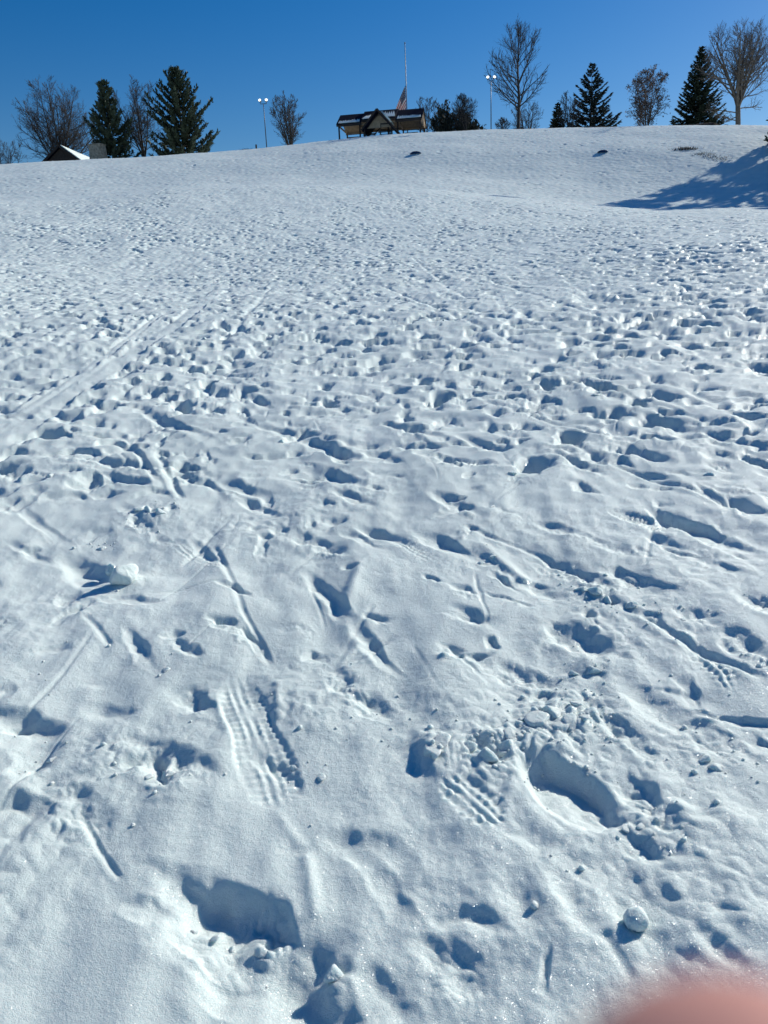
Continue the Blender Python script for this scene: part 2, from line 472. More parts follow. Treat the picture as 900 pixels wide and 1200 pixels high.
# hero prints: x1, y1, x2, y2 = ends of the print in the picture, width and depth in metres
HERO = [
    (622, 895, 713, 966, .19, .125, dict(soft=.12, rim=.04, waist=.0, asym=.4, warp=.3, power=2.4)), (736, 985, 780, 1030, .07, .045, {}),
    (735, 922, 797, 976, .09, .05, dict(rough=.03)), (276, 808, 330, 944, .185, .026, dict(tread=.0030, soft=.12, rim=.12, asym=.2, warp=.12, power=3.2, waist=.16)),
    (545, 884, 590, 902, .09, .055, dict(rough=.02)),
    (525, 918, 585, 970, .14, .018, dict(tread=.005, soft=.15, asym=.3, warp=.4)), (158, 882, 228, 926, .13, .06, dict(rough=.03)),
    (-20, 850, 38, 886, .18, .09, {}), (0, 925, 50, 890, .10, .06, {}), (-20, 950, 26, 990, .18, .07, dict(soft=.15)),
    (172, 1052, 265, 1110, .15, .085, dict(rough=.01, waist=0, soft=.34, warp=1.5)), (215, 1080, 345, 1140, .16, .095, dict(rough=.015, waist=0, soft=.34, warp=1.5)),
    (240, 1150, 372, 1225, .20, .10, dict(waist=0, soft=.3, warp=1.4)), (135, 1072, 185, 1085, .07, .03, {}), (310, 1060, 330, 1120, .09, .07, dict(rough=.04)),
    (432, 1150, 470, 1215, .08, .04, {}), (515, 1082, 575, 1100, .08, .045, {}), (495, 1120, 560, 1165, .10, .035, dict(rough=.02)),
    (360, 1120, 395, 1145, .07, .03, {}), (658, 742, 728, 784, .15, .085, dict(rough=.012, waist=.05)),
    (572, 785, 652, 812, .13, .055, dict(rough=.03)), (536, 724, 577, 743, .10, .04, {}), (506, 636, 558, 666, .12, .065, {}),
    (650, 662, 722, 702, .14, .045, dict(rough=.035)), (728, 678, 788, 708, .15, .06, dict(rough=.012)),
    (775, 604, 890, 658, .15, .09, dict(soft=.16, waist=0)), (715, 600, 800, 626, .16, .03, dict(tread=.008, soft=.15, asym=.3, warp=.4)),
    (768, 632, 808, 653, .09, .045, {}), (757, 818, 895, 908, .12, .055, dict(rough=.01)), (798, 720, 842, 737, .11, .05, dict(rough=.02)),
    (858, 748, 905, 792, .12, .05, dict(rough=.03)), (85, 658, 142, 710, .18, .085, dict(soft=.18)), (372, 688, 432, 757, .075, .05, {}),
    (425, 750, 468, 804, .07, .045, {}), (422, 823, 457, 852, .10, .06, {}), (392, 793, 432, 838, .11, .03, dict(rough=.035)),
    (428, 625, 468, 641, .11, .05, {}), (352, 634, 398, 656, .16, .05, dict(rough=.03)), (156, 752, 182, 798, .06, .035, {}),
    (288, 742, 316, 788, .035, .03, {}), (232, 642, 268, 672, .06, .035, {}), (195, 638, 262, 668, .12, .02, dict(tread=.004)),
    (268, 571, 312, 586, .14, .055, {}), (288, 588, 322, 609, .10, .045, {}), (372, 553, 423, 579, .17, .075, {}),
    (371, 522, 423, 546, .17, .075, {}), (398, 582, 432, 598, .11, .045, {}), (92, 538, 168, 553, .18, .07, dict(rough=.02)),
    (128, 560, 172, 573, .12, .055, {}), (182, 488, 252, 521, .14, .07, {}), (462, 503, 523, 520, .15, .06, {}),
    (548, 516, 588, 536, .14, .06, {}), (518, 541, 580, 552, .12, .045, dict(tread=.008)), (312, 503, 378, 516, .13, .055, {}),
    (748, 530, 787, 547, .14, .07, {}), (753, 555, 787, 565, .11, .045, {}), (668, 543, 712, 562, .10, .045, dict(rough=.02)),
    (516, 588, 558, 612, .13, .05, dict(rough=.02)), (838, 513, 892, 531, .12, .055, {}), (858, 588, 898, 614, .14, .07, {}),
    (828, 578, 872, 607, .08, .045, {}), (252, 436, 302, 448, .15, .06, {}), (98, 832, 134, 852, .12, .035, {}),
    (55, 935, 105, 985, .14, .03, dict(rough=.025)), (385, 988, 455, 1012, .11, .032, {}), (300, 470, 318, 480, .12, .05, {}),
    (620, 690, 660, 705, .08, .03, {}), (60, 700, 110, 720, .1, .02, dict(rough=.02)), (22, 640, 70, 665, .06, .03, {}),
    (560, 655, 610, 690, .08, .025, dict(rough=.02)), (640, 620, 700, 640, .1, .03, dict(rough=.02)), (205, 820, 250, 850, .10, .025, {}),
    (820, 760, 850, 800, .10, .03, dict(tread=.005)), (470, 640, 500, 660, .10, .02, dict(tread=.005)), (690, 345, 716, 358, .55, .16, {}),
    (30, 600, 80, 640, .08, .03, {}), (150, 600, 190, 640, .10, .03, dict(rough=.025)), (820, 660, 900, 690, .07, .025, {}),
    (700, 640, 760, 660, .10, .03, dict(rough=.02)), (160, 530, 200, 590, .06, .04, {}), (680, 350, 712, 356, .3, .1, {}),
    (430, 1015, 500, 1110, .06, .02, {}), (640, 1130, 632, 1180, .02, .02, {}), (560, 690, 580, 760, .02, .012, {}), (535, 770, 580, 810, .02, .012, {}),
]
hero_spots = []
for x1, y1, x2, y2, W, dep, kw in HERO:
    (ax, ay), (bx, by) = G((x1, y1), (x2, y2))
    L = max(math.hypot(bx - ax, by - ay), W * 1.05) * .96
    W *= .90 if y1 < 640 else 1.0
    dep *= .62 if y1 > 630 else .82
    hero_spots.append(((ax + bx) / 2, (ay + by) / 2, L / 2))
    kw = dict(kw); kw['rough'] = kw.get('rough', 0) * .55; kw.setdefault('power', 2.2); kw.setdefault('asym', .65); kw['soft'] = kw['soft'] if 'tread' in kw and 'soft' in kw else min(.65, kw.get('soft', .28) * 1.9); W *= .88
    stamp((ax + bx) / 2, (ay + by) / 2, math.atan2(by - ay, bx - ax), L, W, dep * .72, **kw)

# soft heaps of broken snow between the prints
def heap(px, py, rad, hgt, rough):
    x, y = ground_at(px, py)
    sl = window(x, y, rad * 2)
    X, Y = GX[sl], GY[sl]
    w = np.exp(-((X - x) ** 2 + (Y - y) ** 2) / (rad * rad))
    N0[sl] += w * (hgt + .42 * rough * (np.abs(pn(X / 0.08, Y / 0.08, 41)) * 1.1 + np.abs(pn(X / 0.035, Y / 0.035, 42)) * 0.55))
for a in ((650, 850, .14, .02, .045), (520, 880, .09, .01, .04), (570, 895, .10, .0, .045), (745, 1080, .05, .0, .0), (145, 682, .09, .03, .035), (820, 870, .10, .0, .035),
          (700, 690, .12, .0, .035), (400, 1140, .06, .01, .02), (180, 605, .16, .01, .035), (130, 880, .10, .0, .03), (360, 830, .1, .0, .02),
          (690, 830, .10, .0, .04), (600, 870, .1, .0, .04), (730, 960, .09, .0, .035), (215, 470, .3, .0, .04), (620, 480, .3, .0, .04)):
    heap(*a)

# the many other prints, thinning out up the hill
count = 0
def clear_of_heroes(x, y):
    return all((x - a) ** 2 + (y - b) ** 2 > (r + 0.16) ** 2 for a, b, r in hero_spots)
dens = lambda d: 1.6 if d < 4.5 else 2.6 if d < 8 else 3.6 if d < 22 else 3.4 if d < 40 else 2.6
for (d0, d1) in ((1.0, 4.4), (4.4, 8), (8, 14), (14, 22), (22, 32), (32, 44), (44, 54), (54, 63)):
    half = R(39) if d0 > 8 else R(60)
    n = int(dens((d0 + d1) / 2) * half * (d1 * d1 - d0 * d0))
    for _ in range(n):
        dd = math.sqrt(random.uniform(d0 * d0, d1 * d1)); a = random.uniform(-half, half)
        x, y = dd * math.sin(a), dd * math.cos(a)
        busy = float(pn(np.array([(x + .1 * y) / 2.6]), np.array([y / 9.0]), 51)[0])
        if random.random() > 0.62 + 1.3 * busy: continue
        if dd < 9 and not clear_of_heroes(x, y): continue
        big = random.random()
        ang = math.pi / 2 + random.gauss(0, 0.75)
        if dd < 4.4 and abs(a) < R(29):
            stamp(x, y, ang, random.uniform(.10, .26), random.uniform(.04, .10), random.uniform(.006, .022), rough=random.choice((0, .012, .02)), soft=.4)
        else:
            stamp(x, y, ang, random.uniform(.20, .38) * (1.25 if big > .85 else 1), random.uniform(.12, .23), random.uniform(.03, .075) * (1.25 if dd > 18 else 1),
                  tilt=random.uniform(-.4, .4), rough=random.choice((0, 0, .01, .022)), soft=random.uniform(.22, .42), warp=1.4, rim=random.uniform(.0, .08))
        count += 1
# people walking up and down: steps in files, left and right of a line
for _ in range(210):
    dd = random.uniform(5, 56); a = random.uniform(-R(38), R(38))
    x, y = dd * math.sin(a), dd * math.cos(a)
    hd = random.choice((1, -1)) * math.pi / 2 + random.gauss(0, .45)
    L0, W0, D0 = random.uniform(.22, .34), random.uniform(.13, .21), random.uniform(.028, .066)
    for k in range(random.randint(6, 26)):
        hd += random.gauss(0, .07)
        st = random.uniform(.45, .75)
        x += math.cos(hd) * st; y += math.sin(hd) * st
        d_ = math.hypot(x, y)
        if d_ < 4.6 or d_ > 62: break
        if d_ < 9 and not clear_of_heroes(x, y): continue
        o_ = (.11 if k % 2 else -.11) + random.gauss(0, .03)
        stamp(x - math.sin(hd) * o_, y + math.cos(hd) * o_, hd + random.gauss(0, .15), L0 * random.uniform(.9, 1.3), W0, D0 * random.uniform(.7, 1.3) * (1.3 if d_ > 18 else 1),
              soft=random.uniform(.22, .42), warp=1.4, tilt=random.uniform(-.4, .4), rim=random.uniform(.0, .08), rough=random.choice((0, 0, .008, .02)))
for _ in range(6500):                                          # scuffs and broken crust among them
    dd = math.sqrt(random.uniform(4.5 ** 2, 46 ** 2)) if random.random() < .65 else random.uniform(4.5, 24)
    a = random.uniform(-R(38), R(38))
    x, y = dd * math.sin(a), dd * math.cos(a)
    stamp(x, y, math.pi / 2 + random.gauss(0, .9), random.uniform(.10, .30), random.uniform(.06, .15), random.uniform(.010, .030) * (1.5 if dd > 18 else 1), soft=random.uniform(.25, .5), warp=2.0, rim=.0)
for _ in range(46):
    dd = math.sqrt(random.uniform(3.0 ** 2, 8.5 ** 2)); a = random.uniform(-R(34), R(34))
    x, y = dd * math.sin(a), dd * math.cos(a)
    if not clear_of_heroes(x, y): continue
    stamp(x, y, math.pi / 2 + random.gauss(0, .6), random.uniform(.24, .30), random.uniform(.10, .12), random.uniform(.006, .014), tread=random.uniform(.003, .0055), soft=.25, asym=.4)
for _ in range(560):
    dd = math.sqrt(random.uniform(1.9 ** 2, 8 ** 2)); a = random.uniform(-R(36), R(36))
    x, y = dd * math.sin(a), dd * math.cos(a)
    if random.random() < .72: stamp(x, y, math.pi / 2 + random.gauss(0, .9), random.uniform(.07, .26), random.uniform(.035, .09), random.uniform(.005, .016), rough=random.choice((0, .006, .012)), soft=random.uniform(.25, .5), warp=2.0)
    else:
        t = random.gauss(.05, .5); l = random.uniform(.15, .7)
        line_stamp([(x, y), (x + l * math.sin(t), y + l * math.cos(t))], random.uniform(.010, .03), random.uniform(.003, .009))
for _ in range(260):                                           # slides of sled runners
    dd = math.sqrt(random.uniform(5 ** 2, 60 ** 2)); a = random.uniform(-R(38), R(38))
    x, y = dd * math.sin(a), dd * math.cos(a)
    t = random.gauss(0.06, 0.10) if random.random() < .8 else random.gauss(0, .8)
    l = random.uniform(1.0, 5.0)
    line_stamp([(x, y), (x + l * math.sin(t), y + l * math.cos(t))], random.uniform(.05, .14), random.uniform(.008, .02))
# scattered prints on the steep hill behind
for _ in range(1500):
    dd = random.uniform(63, 122); a = random.uniform(-R(39), R(39))
    stamp(dd * math.sin(a), dd * math.cos(a), random.uniform(0, 3.1), random.uniform(.35, .6), random.uniform(.22, .32), random.uniform(.04, .09), soft=.4)

# sled runs and ridges seen in the picture
for pts, W, dep in (
        ([(0, 486), (62, 448)], .07, .02),
        ([(700, 1095), (740, 1150)], .035, .035), ([(95, 725), (130, 760)], .03, .02), ([(250, 640), (318, 790)], .03, .018), ([(95, 960), (140, 1040)], .02, .012),
        ([(650, 520), (900, 610)], .05, .02), ([(560, 470), (760, 530)], .06, .02), ([(740, 440), (920, 500)], .08, .022), ([(620, 430), (900, 520)], .06, .018),
        ([(700, 700), (900, 800)], .05, .022), ([(690, 940), (900, 1130)], .06, .016), ([(760, 1040), (880, 1150)], .04, .014), ([(540, 620), (700, 680)], .04, .014),
        ([(440, 330), (640, 420)], .10, .03), ([(560, 320), (860, 430)], .12, .03), ([(480, 300), (560, 360)], .12, .03), ([(320, 330), (250, 420)], .12, .03),
        ([(75, 500), (180, 440)], .06, .02), ([(240, 560), (270, 600)], .05, .03), ([(180, 530), (215, 590)], .05, .03)):
    line_stamp(G(*pts), W, dep)
for pts, W, hgt in (
        ([(318, 950), (355, 1000), (372, 1080)], .035, .022), ([(252, 822), (280, 890), (296, 940)], .03, .018), ([(322, 800), (330, 850)], .03, .018),
        ([(604, 905), (590, 950), (604, 980)], .03, .02), ([(640, 1000), (690, 1060)], .05, .014), ([(560, 640), (620, 690)], .05, .012),
        ([(120, 800), (60, 880)], .10, .018), ([(420, 660), (400, 760)], .06, .012), ([(480, 830), (560, 990)], .08, .014), ([(600, 980), (690, 1130)], .07, .014)):
    line_stamp(G(*pts), W, hgt, profile='ridge')

def track(pts, W, depth):
    """a packed sled run: the prints are pressed flat along it"""
    for (x0, y0), (x1, y1) in zip(pts[:-1], pts[1:]):
        L = math.hypot(x1 - x0, y1 - y0)
        n = max(1, int(L / 1.5))
        for k in range(n):
            ax, ay, bx, by = x0 + (x1 - x0) * k / n, y0 + (y1 - y0) * k / n, x0 + (x1 - x0) * (k + 1) / n, y0 + (y1 - y0) * (k + 1) / n
            l = L / n
            sl = window((ax + bx) / 2, (ay + by) / 2, l / 2 + W * 1.5)
            X, Y = GX[sl], GY[sl]
            if X.size == 0: continue
            ux, uy = (bx - ax) / l, (by - ay) / l
            t = (X - ax) * ux + (Y - ay) * uy
            v = -(X - ax) * uy + (Y - ay) * ux + .012 * pn(X / .6, Y / .6, 35)
            on = (t >= 0) & (t < l)
            prof = smooth01(W / 2, W / 2 - .03, np.abs(v))
            flat = .35 * N0[sl] - depth + .003 * np.cos(v / W * 9)
            N0[sl] = np.where(on, N0[sl] * (1 - prof) + flat * prof + .003 * np.exp(-((np.abs(v) - W * .54) / .025) ** 2), N0[sl])
track(G((-60, 556), (100, 448), (216, 374), (256, 338)), .30, .008)
track(G((-60, 530), (60, 461), (140, 405), (190, 368)), .16, .006)

GZ = GH + N0
nr, nc = GZ.shape
V = np.stack([GX, GY, GZ], -1).reshape(-1, 3)
V = np.vstack([V, [[0, 0, float(GZ[0].mean())]]]).astype(np.float32)
ii = np.arange((nr - 1) * nc).reshape(nr - 1, nc)
jj = np.roll(ii, -1, axis=1)
quads = np.stack([ii, ii + nc, jj + nc, jj], -1).reshape(-1, 4)
tri_n = nc
me = bpy.data.meshes.new('snow_ground')
me.vertices.add(len(V)); me.vertices.foreach_set('co', V.ravel())
tris = np.stack([np.full(nc, nr * nc), np.arange(nc), (np.arange(nc) + 1) % nc], -1)
loops = np.concatenate([quads.ravel(), tris.ravel()]).astype(np.int32)
me.loops.add(len(loops)); me.loops.foreach_set('vertex_index', loops)
npoly = len(quads) + len(tris)
starts = np.concatenate([np.arange(len(quads)) * 4, len(quads) * 4 + np.arange(len(tris)) * 3]).astype(np.int32)
me.polygons.add(npoly); me.polygons.foreach_set('loop_start', starts)
me.polygons.foreach_set('use_smooth', np.ones(npoly, bool))
me.update(calc_edges=True)
me.validate()
me.materials.append(M_SNOW)
ground = bpy.data.objects.new('snow_ground', me)
C.objects.link(ground)
tag(ground, 'sunlit white sledding hill trampled by many boot prints', 'snow', kind='structure')
print('ground', GZ.shape, 'prints', count)

def surf_z(x, y):
    """height of the finished, trodden snow"""
    dd, aa = math.hypot(x, y), math.degrees(math.atan2(x, y))
    i = int(np.clip(np.searchsorted(DS, dd), 1, nr - 1)); j = int(np.clip(np.searchsorted(AZ, aa), 1, nc - 1))
    return float(GZ[i - 1:i + 1, j - 1:j + 1].mean())

def spot(px, py, dist):
    """a place at that distance along the picture column, on the ground"""
    a = R(az_el(px, py)[0])
    x, y = dist * math.sin(a), dist * math.cos(a)
    return x, y, gz(x, y)

def height_for(px, ytop, dist, z0):
    return EYE + dist * math.tan(R(az_el(px, ytop)[1])) - z0
def width_for(pxw, dist):
    return pxw / (FPX / (dist * 1.018 / 1.115))

# ------------------------------------------------------------------ bare trees
def rot_dir(d, ang, spin):
    s = d.cross(Vector((0, 0, 1)))
    if s.length < 1e-3: s = Vector((1, 0, 0))
    s.normalize()
    return (Matrix.Rotation(spin, 3, d) @ (Matrix.Rotation(ang, 3, s) @ d)).normalized()

def bare_tree(name, label, px, ybase, ytop, wpx, dist, leaders, fork, spread, sides=12, subs=7, twigs=4, r0=None, seed=0, up=0.28,
              bark=None, twig=None, leaves=0, group=None, low=0.12, tw=0.016):
    rnd = random.Random(seed)
    x, y, z = spot(px, ybase, dist)
    Ht = height_for(px, ytop, dist, z)
    W = width_for(wpx, dist) / 2
    r0 = r0 or Ht * 0.017
    t = thing(name, label, 'tree', (x, y, z), 0, group)
    trunk, crown = MB(), MB()
    tips = []
    def curve(p, d, L, n, wob, upw):
        pts = [Vector(p)]
        d = Vector(d)
        for k in range(n):
            d = (d + Vector((rnd.gauss(0, wob), rnd.gauss(0, wob), rnd.gauss(0, wob) + upw / n))).normalized()
            pts.append(pts[-1] + d * (L / n))
        return pts
    def along(pts, f):
        k = min(int(f * (len(pts) - 1)), len(pts) - 2)
        g = f * (len(pts) - 1) - k
        return pts[k].lerp(pts[k + 1], g), (pts[k + 1] - pts[k]).normalized()
    def inside(p, q):
        """shorten a branch to the crown's outline"""
        for s in (1, .75, .5, .3):
            e = p.lerp(q, s)
            hz = e.z / Ht
            lim = W * math.sqrt(max(0.03, 1 - ((hz - 0.60) / 0.43) ** 2)) * rnd.uniform(0.85, 1.12)
            if math.hypot(e.x, e.y) < lim and e.z < Ht * 1.02: return s
        return 0.22
    def side(p, d, L, r, lev):
        if lev == 1: s = inside(p, p + d * L)
        else: s = max(.5, inside(p, p + d * L))
        L = L * s
        if lev >= 3:
            pts = curve(p, d, L, 2, 0.13, up * .7)
            crown.tube(pts, [r, r * .8, r * .5], 3, False)
            tips.append(pts[-1])
            return
        pts = curve(p, d, L, 4, 0.10, up)
        rad = [r * (1 - .65 * k / 4) for k in range(5)]
        (trunk if lev <= 1 and r > .05 else crown).tube(pts, rad, 4, False)
        tips.append(pts[-1])
        n = subs + 1 if lev == 1 else twigs + 2
        for k in range(n):
            f = 0.18 + 0.82 * (k + rnd.random()) / n
            f = min(f, .99)
            q, dd = along(pts, f)
            side(q, rot_dir(dd, rnd.uniform(.4, .95), rnd.uniform(0, 6.28)), L * rnd.uniform(.35, .6) * (1.15 - .5 * f), max(tw, r * .45), lev + 1)
    hf = Ht * fork
    stem = curve((0, 0, -.3), (0, 0, 1), hf + .3, 4, .025, .05)
    trunk.tube(stem, [r0 * 1.25, r0, r0 * .93, r0 * .9, r0 * .86], 8)
    base, bd = stem[-1], (stem[-1] - stem[-2]).normalized()
    for k in range(leaders):
        if leaders == 1: d0, Lk = Vector((0, 0, 1)), Ht - hf
        else:
            spin = 6.28 * (k + rnd.uniform(-.25, .25)) / leaders
            tilt = spread * (rnd.uniform(.35, 1.0) if k else .1)
            d0 = Vector((math.sin(tilt) * math.cos(spin), math.sin(tilt) * math.sin(spin), math.cos(tilt)))
            Lk = (Ht - hf) / max(.5, math.cos(tilt * .8)) * rnd.uniform(.8, .98)
        s = 1
        for s in (1, .9, .8, .7, .6, .5):
            e = base + d0 * Lk * s
            if math.hypot(e.x, e.y) < W * 1.0 and e.z < Ht * 1.03: break
        Lk *= s
        rl = r0 * (.85 if leaders == 1 else .62 * rnd.uniform(.8, 1.1))
        st = base - bd * (0 if leaders == 1 else rnd.uniform(0, hf * .22))
        pts = curve(st, d0, Lk, 7, .05, .22 if leaders > 1 else .05)
        trunk.tube(pts, [rl * (1 - .9 * i / 7) + .012 for i in range(8)], 6, False)
        for j in range(sides):
            f = .10 + .88 * (j + rnd.random() * .9) / sides
            q, dd = along(pts, f)
            a = rnd.uniform(.55, 1.05)
            Ls = (W * 1.6 if leaders == 1 else W * .85) * (1.1 - .75 * f) * rnd.uniform(.6, 1.15) + .5
            side(q, rot_dir(dd, a, rnd.uniform(0, 6.28)), Ls, max(.02, rl * (1 - .8 * f) * .5), 1)
    for k in range(int(low * 20)):
        q, dd = along(stem, rnd.uniform(.45, .98))
        side(q, rot_dir(Vector((0, 0, 1)), rnd.uniform(1.1, 1.5), rnd.uniform(0, 6.28)), W * rnd.uniform(.6, 1.0), r0 * .22, 1)
    trunk.build('trunk', bark or M_BARK, t, True)
    crown.build('crown', twig or M_TWIG, t)
    if leaves:
        lf = MB()
        for k in range(leaves):
            p = rnd.choice(tips) + Vector((rnd.gauss(0, .18), rnd.gauss(0, .18), rnd.gauss(-.1, .15)))
            a = Vector((rnd.gauss(0, 1), rnd.gauss(0, 1), rnd.gauss(0, 1))).normalized()
            b = a.orthogonal().normalized()
            s = rnd.uniform(.10, .19)
            lf.add([p - a * s, p + b * s * .6, p + a * s, p - b * s * .6], [(0, 1, 2, 3)])
        lf.build('leaves', M_LEAF, t)
    return t

bare_tree('bare_tree', 'wide bare tree with fanning limbs behind the snowy house roof', 72, 188, 94, 98, 158, 9, .20, .78, sides=15, subs=8, twigs=5, seed=1, tw=.017, up=.4)
bare_tree('bare_tree', 'small bare tree at the far left edge of the hill', 9, 193, 163, 54, 150, 5, .12, .7, sides=8, subs=6, twigs=4, seed=2)
bare_tree('bare_tree', 'bare tree standing between the two dark pines', 168, 187, 88, 66, 148, 5, .22, .6, sides=14, subs=8, twigs=5, seed=3, low=.2, tw=.016)
bare_tree('bare_tree', 'dense oval bare tree right beside the left lamp post', 341, 171, 105, 52, 136, 7, .07, .42, sides=11, subs=7, twigs=5, seed=4, low=.1)
bare_tree('bare_tree', 'slim bare tree just right of the pavilion roof end', 500, 156, 110, 34, 134, 4, .2, .4, sides=9, subs=6, twigs=4, seed=5)
bare_tree('bare_tree', 'slim bare tree touching the left side of the dark cedar', 515, 156, 113, 30, 137, 3, .2, .35, sides=9, subs=6, twigs=4, seed=6)
bare_tree('bare_tree', 'pale bare tree rising behind the right half of the cedars', 546, 153, 110, 46, 128, 5, .15, .5, sides=10, subs=6, twigs=4, seed=7)
bare_tree('bare_tree', 'tallest bare tree with a straight trunk beside the right lamp post', 607, 151, 27, 80, 134, 1, .16, .3, sides=30, subs=8, twigs=4, r0=.30, seed=8, up=.55, low=.3)
bare_tree('bare_tree', 'low bushy bare tree under the tallest bare tree', 618, 151, 116, 44, 140, 6, .06, .6, sides=8, subs=6, twigs=4, seed=9)
bare_tree('bare_tree', 'low bare tree half hidden left of the open spruce', 668, 150, 108, 40, 134, 5, .1, .5, sides=8, subs=6, twigs=4, seed=10)
bare_tree('bare_tree', 'short bare bush at the foot of the tallest bare tree', 590, 152, 138, 24, 128, 5, .05, .7, sides=6, subs=5, twigs=3, seed=13, tw=.02)
bare_tree('brown_leaved_tree', 'small tree still carrying brown dry leaves between two spruces', 758, 148, 80, 52, 140, 5, .12, .42, sides=12, subs=7, twigs=4, seed=11,
          bark=M_BARK_PALE, twig=M_TWIG_PALE, leaves=3000)
bare_tree('bare_tree', 'tall pale bare tree with forked limbs at the right end of the crest', 866, 147.5, 18, 100, 141, 6, .36, .8, sides=13, subs=7, twigs=4, r0=.40, seed=12,
          bark=M_BARK_PALE, twig=M_TWIG_PALE, low=.25)

# ------------------------------------------------------------------ conifers
def conifer(name, label, px, ybase, ytop, wpx, dist, kind, seed, needles, whorls=26, per=7, group=None, z_low=.04):
    rnd = random.Random(seed)
    x, y, z = spot(px, ybase, dist)
    Ht = height_for(px, ytop, dist, z)
    W = width_for(wpx, dist) / 2
    t = thing(name, label, 'tree', (x, y, z), rnd.uniform(0, 6), group)
    trunk, fol = MB(), MB()
    limbs = trunk
    trunk.tube([(0, 0, -.3), (.02, 0, Ht * .3), (-.03, .03, Ht * .7), (0, 0, Ht * .985)], [Ht * .017, Ht * .014, Ht * .007, .015], 7)
    def spray(p, d, L, w, droop):
        d = Vector(d).normalized()
        s = d.cross(Vector((0, 0, 1)))
        if s.length < .05: s = Vector((1, 0, 0))
        s.normalize()
        s = (s + Vector((0, 0, rnd.uniform(-.7, .7)))).normalized()
        e = p + d * L - Vector((0, 0, droop * L))
        m_ = p.lerp(e, .45)
        fol.add([p, m_ - s * w, e, m_ + s * w], [(0, 1, 2, 3)])
    for k in range(whorls):
        f = (k + rnd.uniform(-.3, .3)) / (whorls - 1)
        f = min(max(f, 0), 1)
        zz = Ht * (z_low + (1 - z_low - .015) * f)
        if kind == 'pine':
            prof = W * (1.0 - f ** 1.5) ** .75 * rnd.uniform(.65, 1.12) * (.8 if f < .12 else 1)
        elif kind == 'open':
            prof = W * (1.02 - f) ** .85 * rnd.uniform(.8, 1.06)
        else:
            prof = W * (1.0 - f) ** .82 * rnd.uniform(.86, 1.04)
        prof = max(prof, .16)
        nb = max(3, int(per * (1 - .45 * f)))
        off = rnd.uniform(0, 6.28)
        for b in range(nb):
            a = off + 6.28 * (b + rnd.uniform(-.25, .25)) / nb
            L = prof * rnd.uniform(.78, 1.06)
            if kind == 'pine': L *= rnd.choice((1, 1, .85, 1.12, .7))
            out = Vector((math.cos(a), math.sin(a), 0))
            if kind == 'pine': rise, sag = .02 + .75 * f * f, .38
            elif kind == 'open': rise, sag = .12 + .55 * f, .10
            else: rise, sag = -.05 + .65 * f, .10
            n = 5
            pts = []
            for i in range(n + 1):
                s = i / n
                hgt = rise * L * s + (sag * L * s * s if kind != 'dense' else .16 * L * s * s) - (.32 * L * s * (1 - s) if kind != 'pine' else .25 * L * s * (1 - s))
                pts.append(Vector((out.x * L * s, out.y * L * s, zz + hgt)))
            limbs.tube(pts, [max(.012, .035 * L / 3 * (1 - .8 * i / n) + .012) for i in range(n + 1)], 3, False)
            cnt = int((34 if kind == 'open' else 24 if kind == 'dense' else 26) * L) + 10
            for i in range(cnt):
                s = rnd.uniform(.12, 1.0) ** .8
                q = s * n; j = min(int(q), n - 1)
                p = pts[j].lerp(pts[j + 1], q - j)
                d0 = (pts[j + 1] - pts[j]).normalized()
                if kind == 'pine':
                    dd = d0 + Vector((rnd.gauss(0, .6), rnd.gauss(0, .6), rnd.gauss(.25, .3)))
                    spray(p + Vector((rnd.gauss(0, .1), rnd.gauss(0, .1), rnd.gauss(0, .06))), dd, rnd.uniform(.4, .75), rnd.uniform(.10, .19), .0)
                else:
                    sd = rnd.choice((-1, 1))
                    lat = Vector((-out.y, out.x, 0)) * sd
                    dd = d0 * rnd.uniform(.5, 1) + lat * rnd.uniform(.2, .9)
                    spray(p, dd, rnd.uniform(.4, .8) * (1.1 - .3 * f), rnd.uniform(.10, .19), rnd.uniform(.1, .7) if kind == 'open' else rnd.uniform(0, .5))
    for k in range(30):
        p = Vector((0, 0, Ht * rnd.uniform(.955, .985)))
        spray(p, (rnd.gauss(0, .35), rnd.gauss(0, .35), 1), Ht * .02 + .12, .05, 0)
    trunk.build('trunk', M_BARK, t, True)
    fol.build('crown', needles, t)
    return t

conifer('pine_tree', 'dark dense pine between the stone chimney and a bare tree', 133, 187, 96, 60, 142, 'pine', 21, M_PINE, whorls=24, per=8)
conifer('pine_tree', 'broad dark pine with uneven upswept limbs left of the lamp post', 216, 183, 82, 92, 144, 'pine', 22, M_PINE, whorls=24, per=10)
conifer('spruce_tree', 'smallest dark spruce, narrow cone left of the open spruce', 653, 150.5, 122, 24, 138, 'dense', 23, M_SPRUCE, whorls=18, per=8)
conifer('spruce_tree', 'open spruce with separate spiky branches in the middle of the crest trees', 692, 149.5, 75, 74, 141, 'open', 24, M_SPRUCE_BLUE, whorls=21, per=7)
conifer('spruce_tree', 'tall dense spruce just left of the pale forked tree', 817, 148, 56, 70, 147, 'dense', 25, M_SPRUCE, whorls=34, per=10)

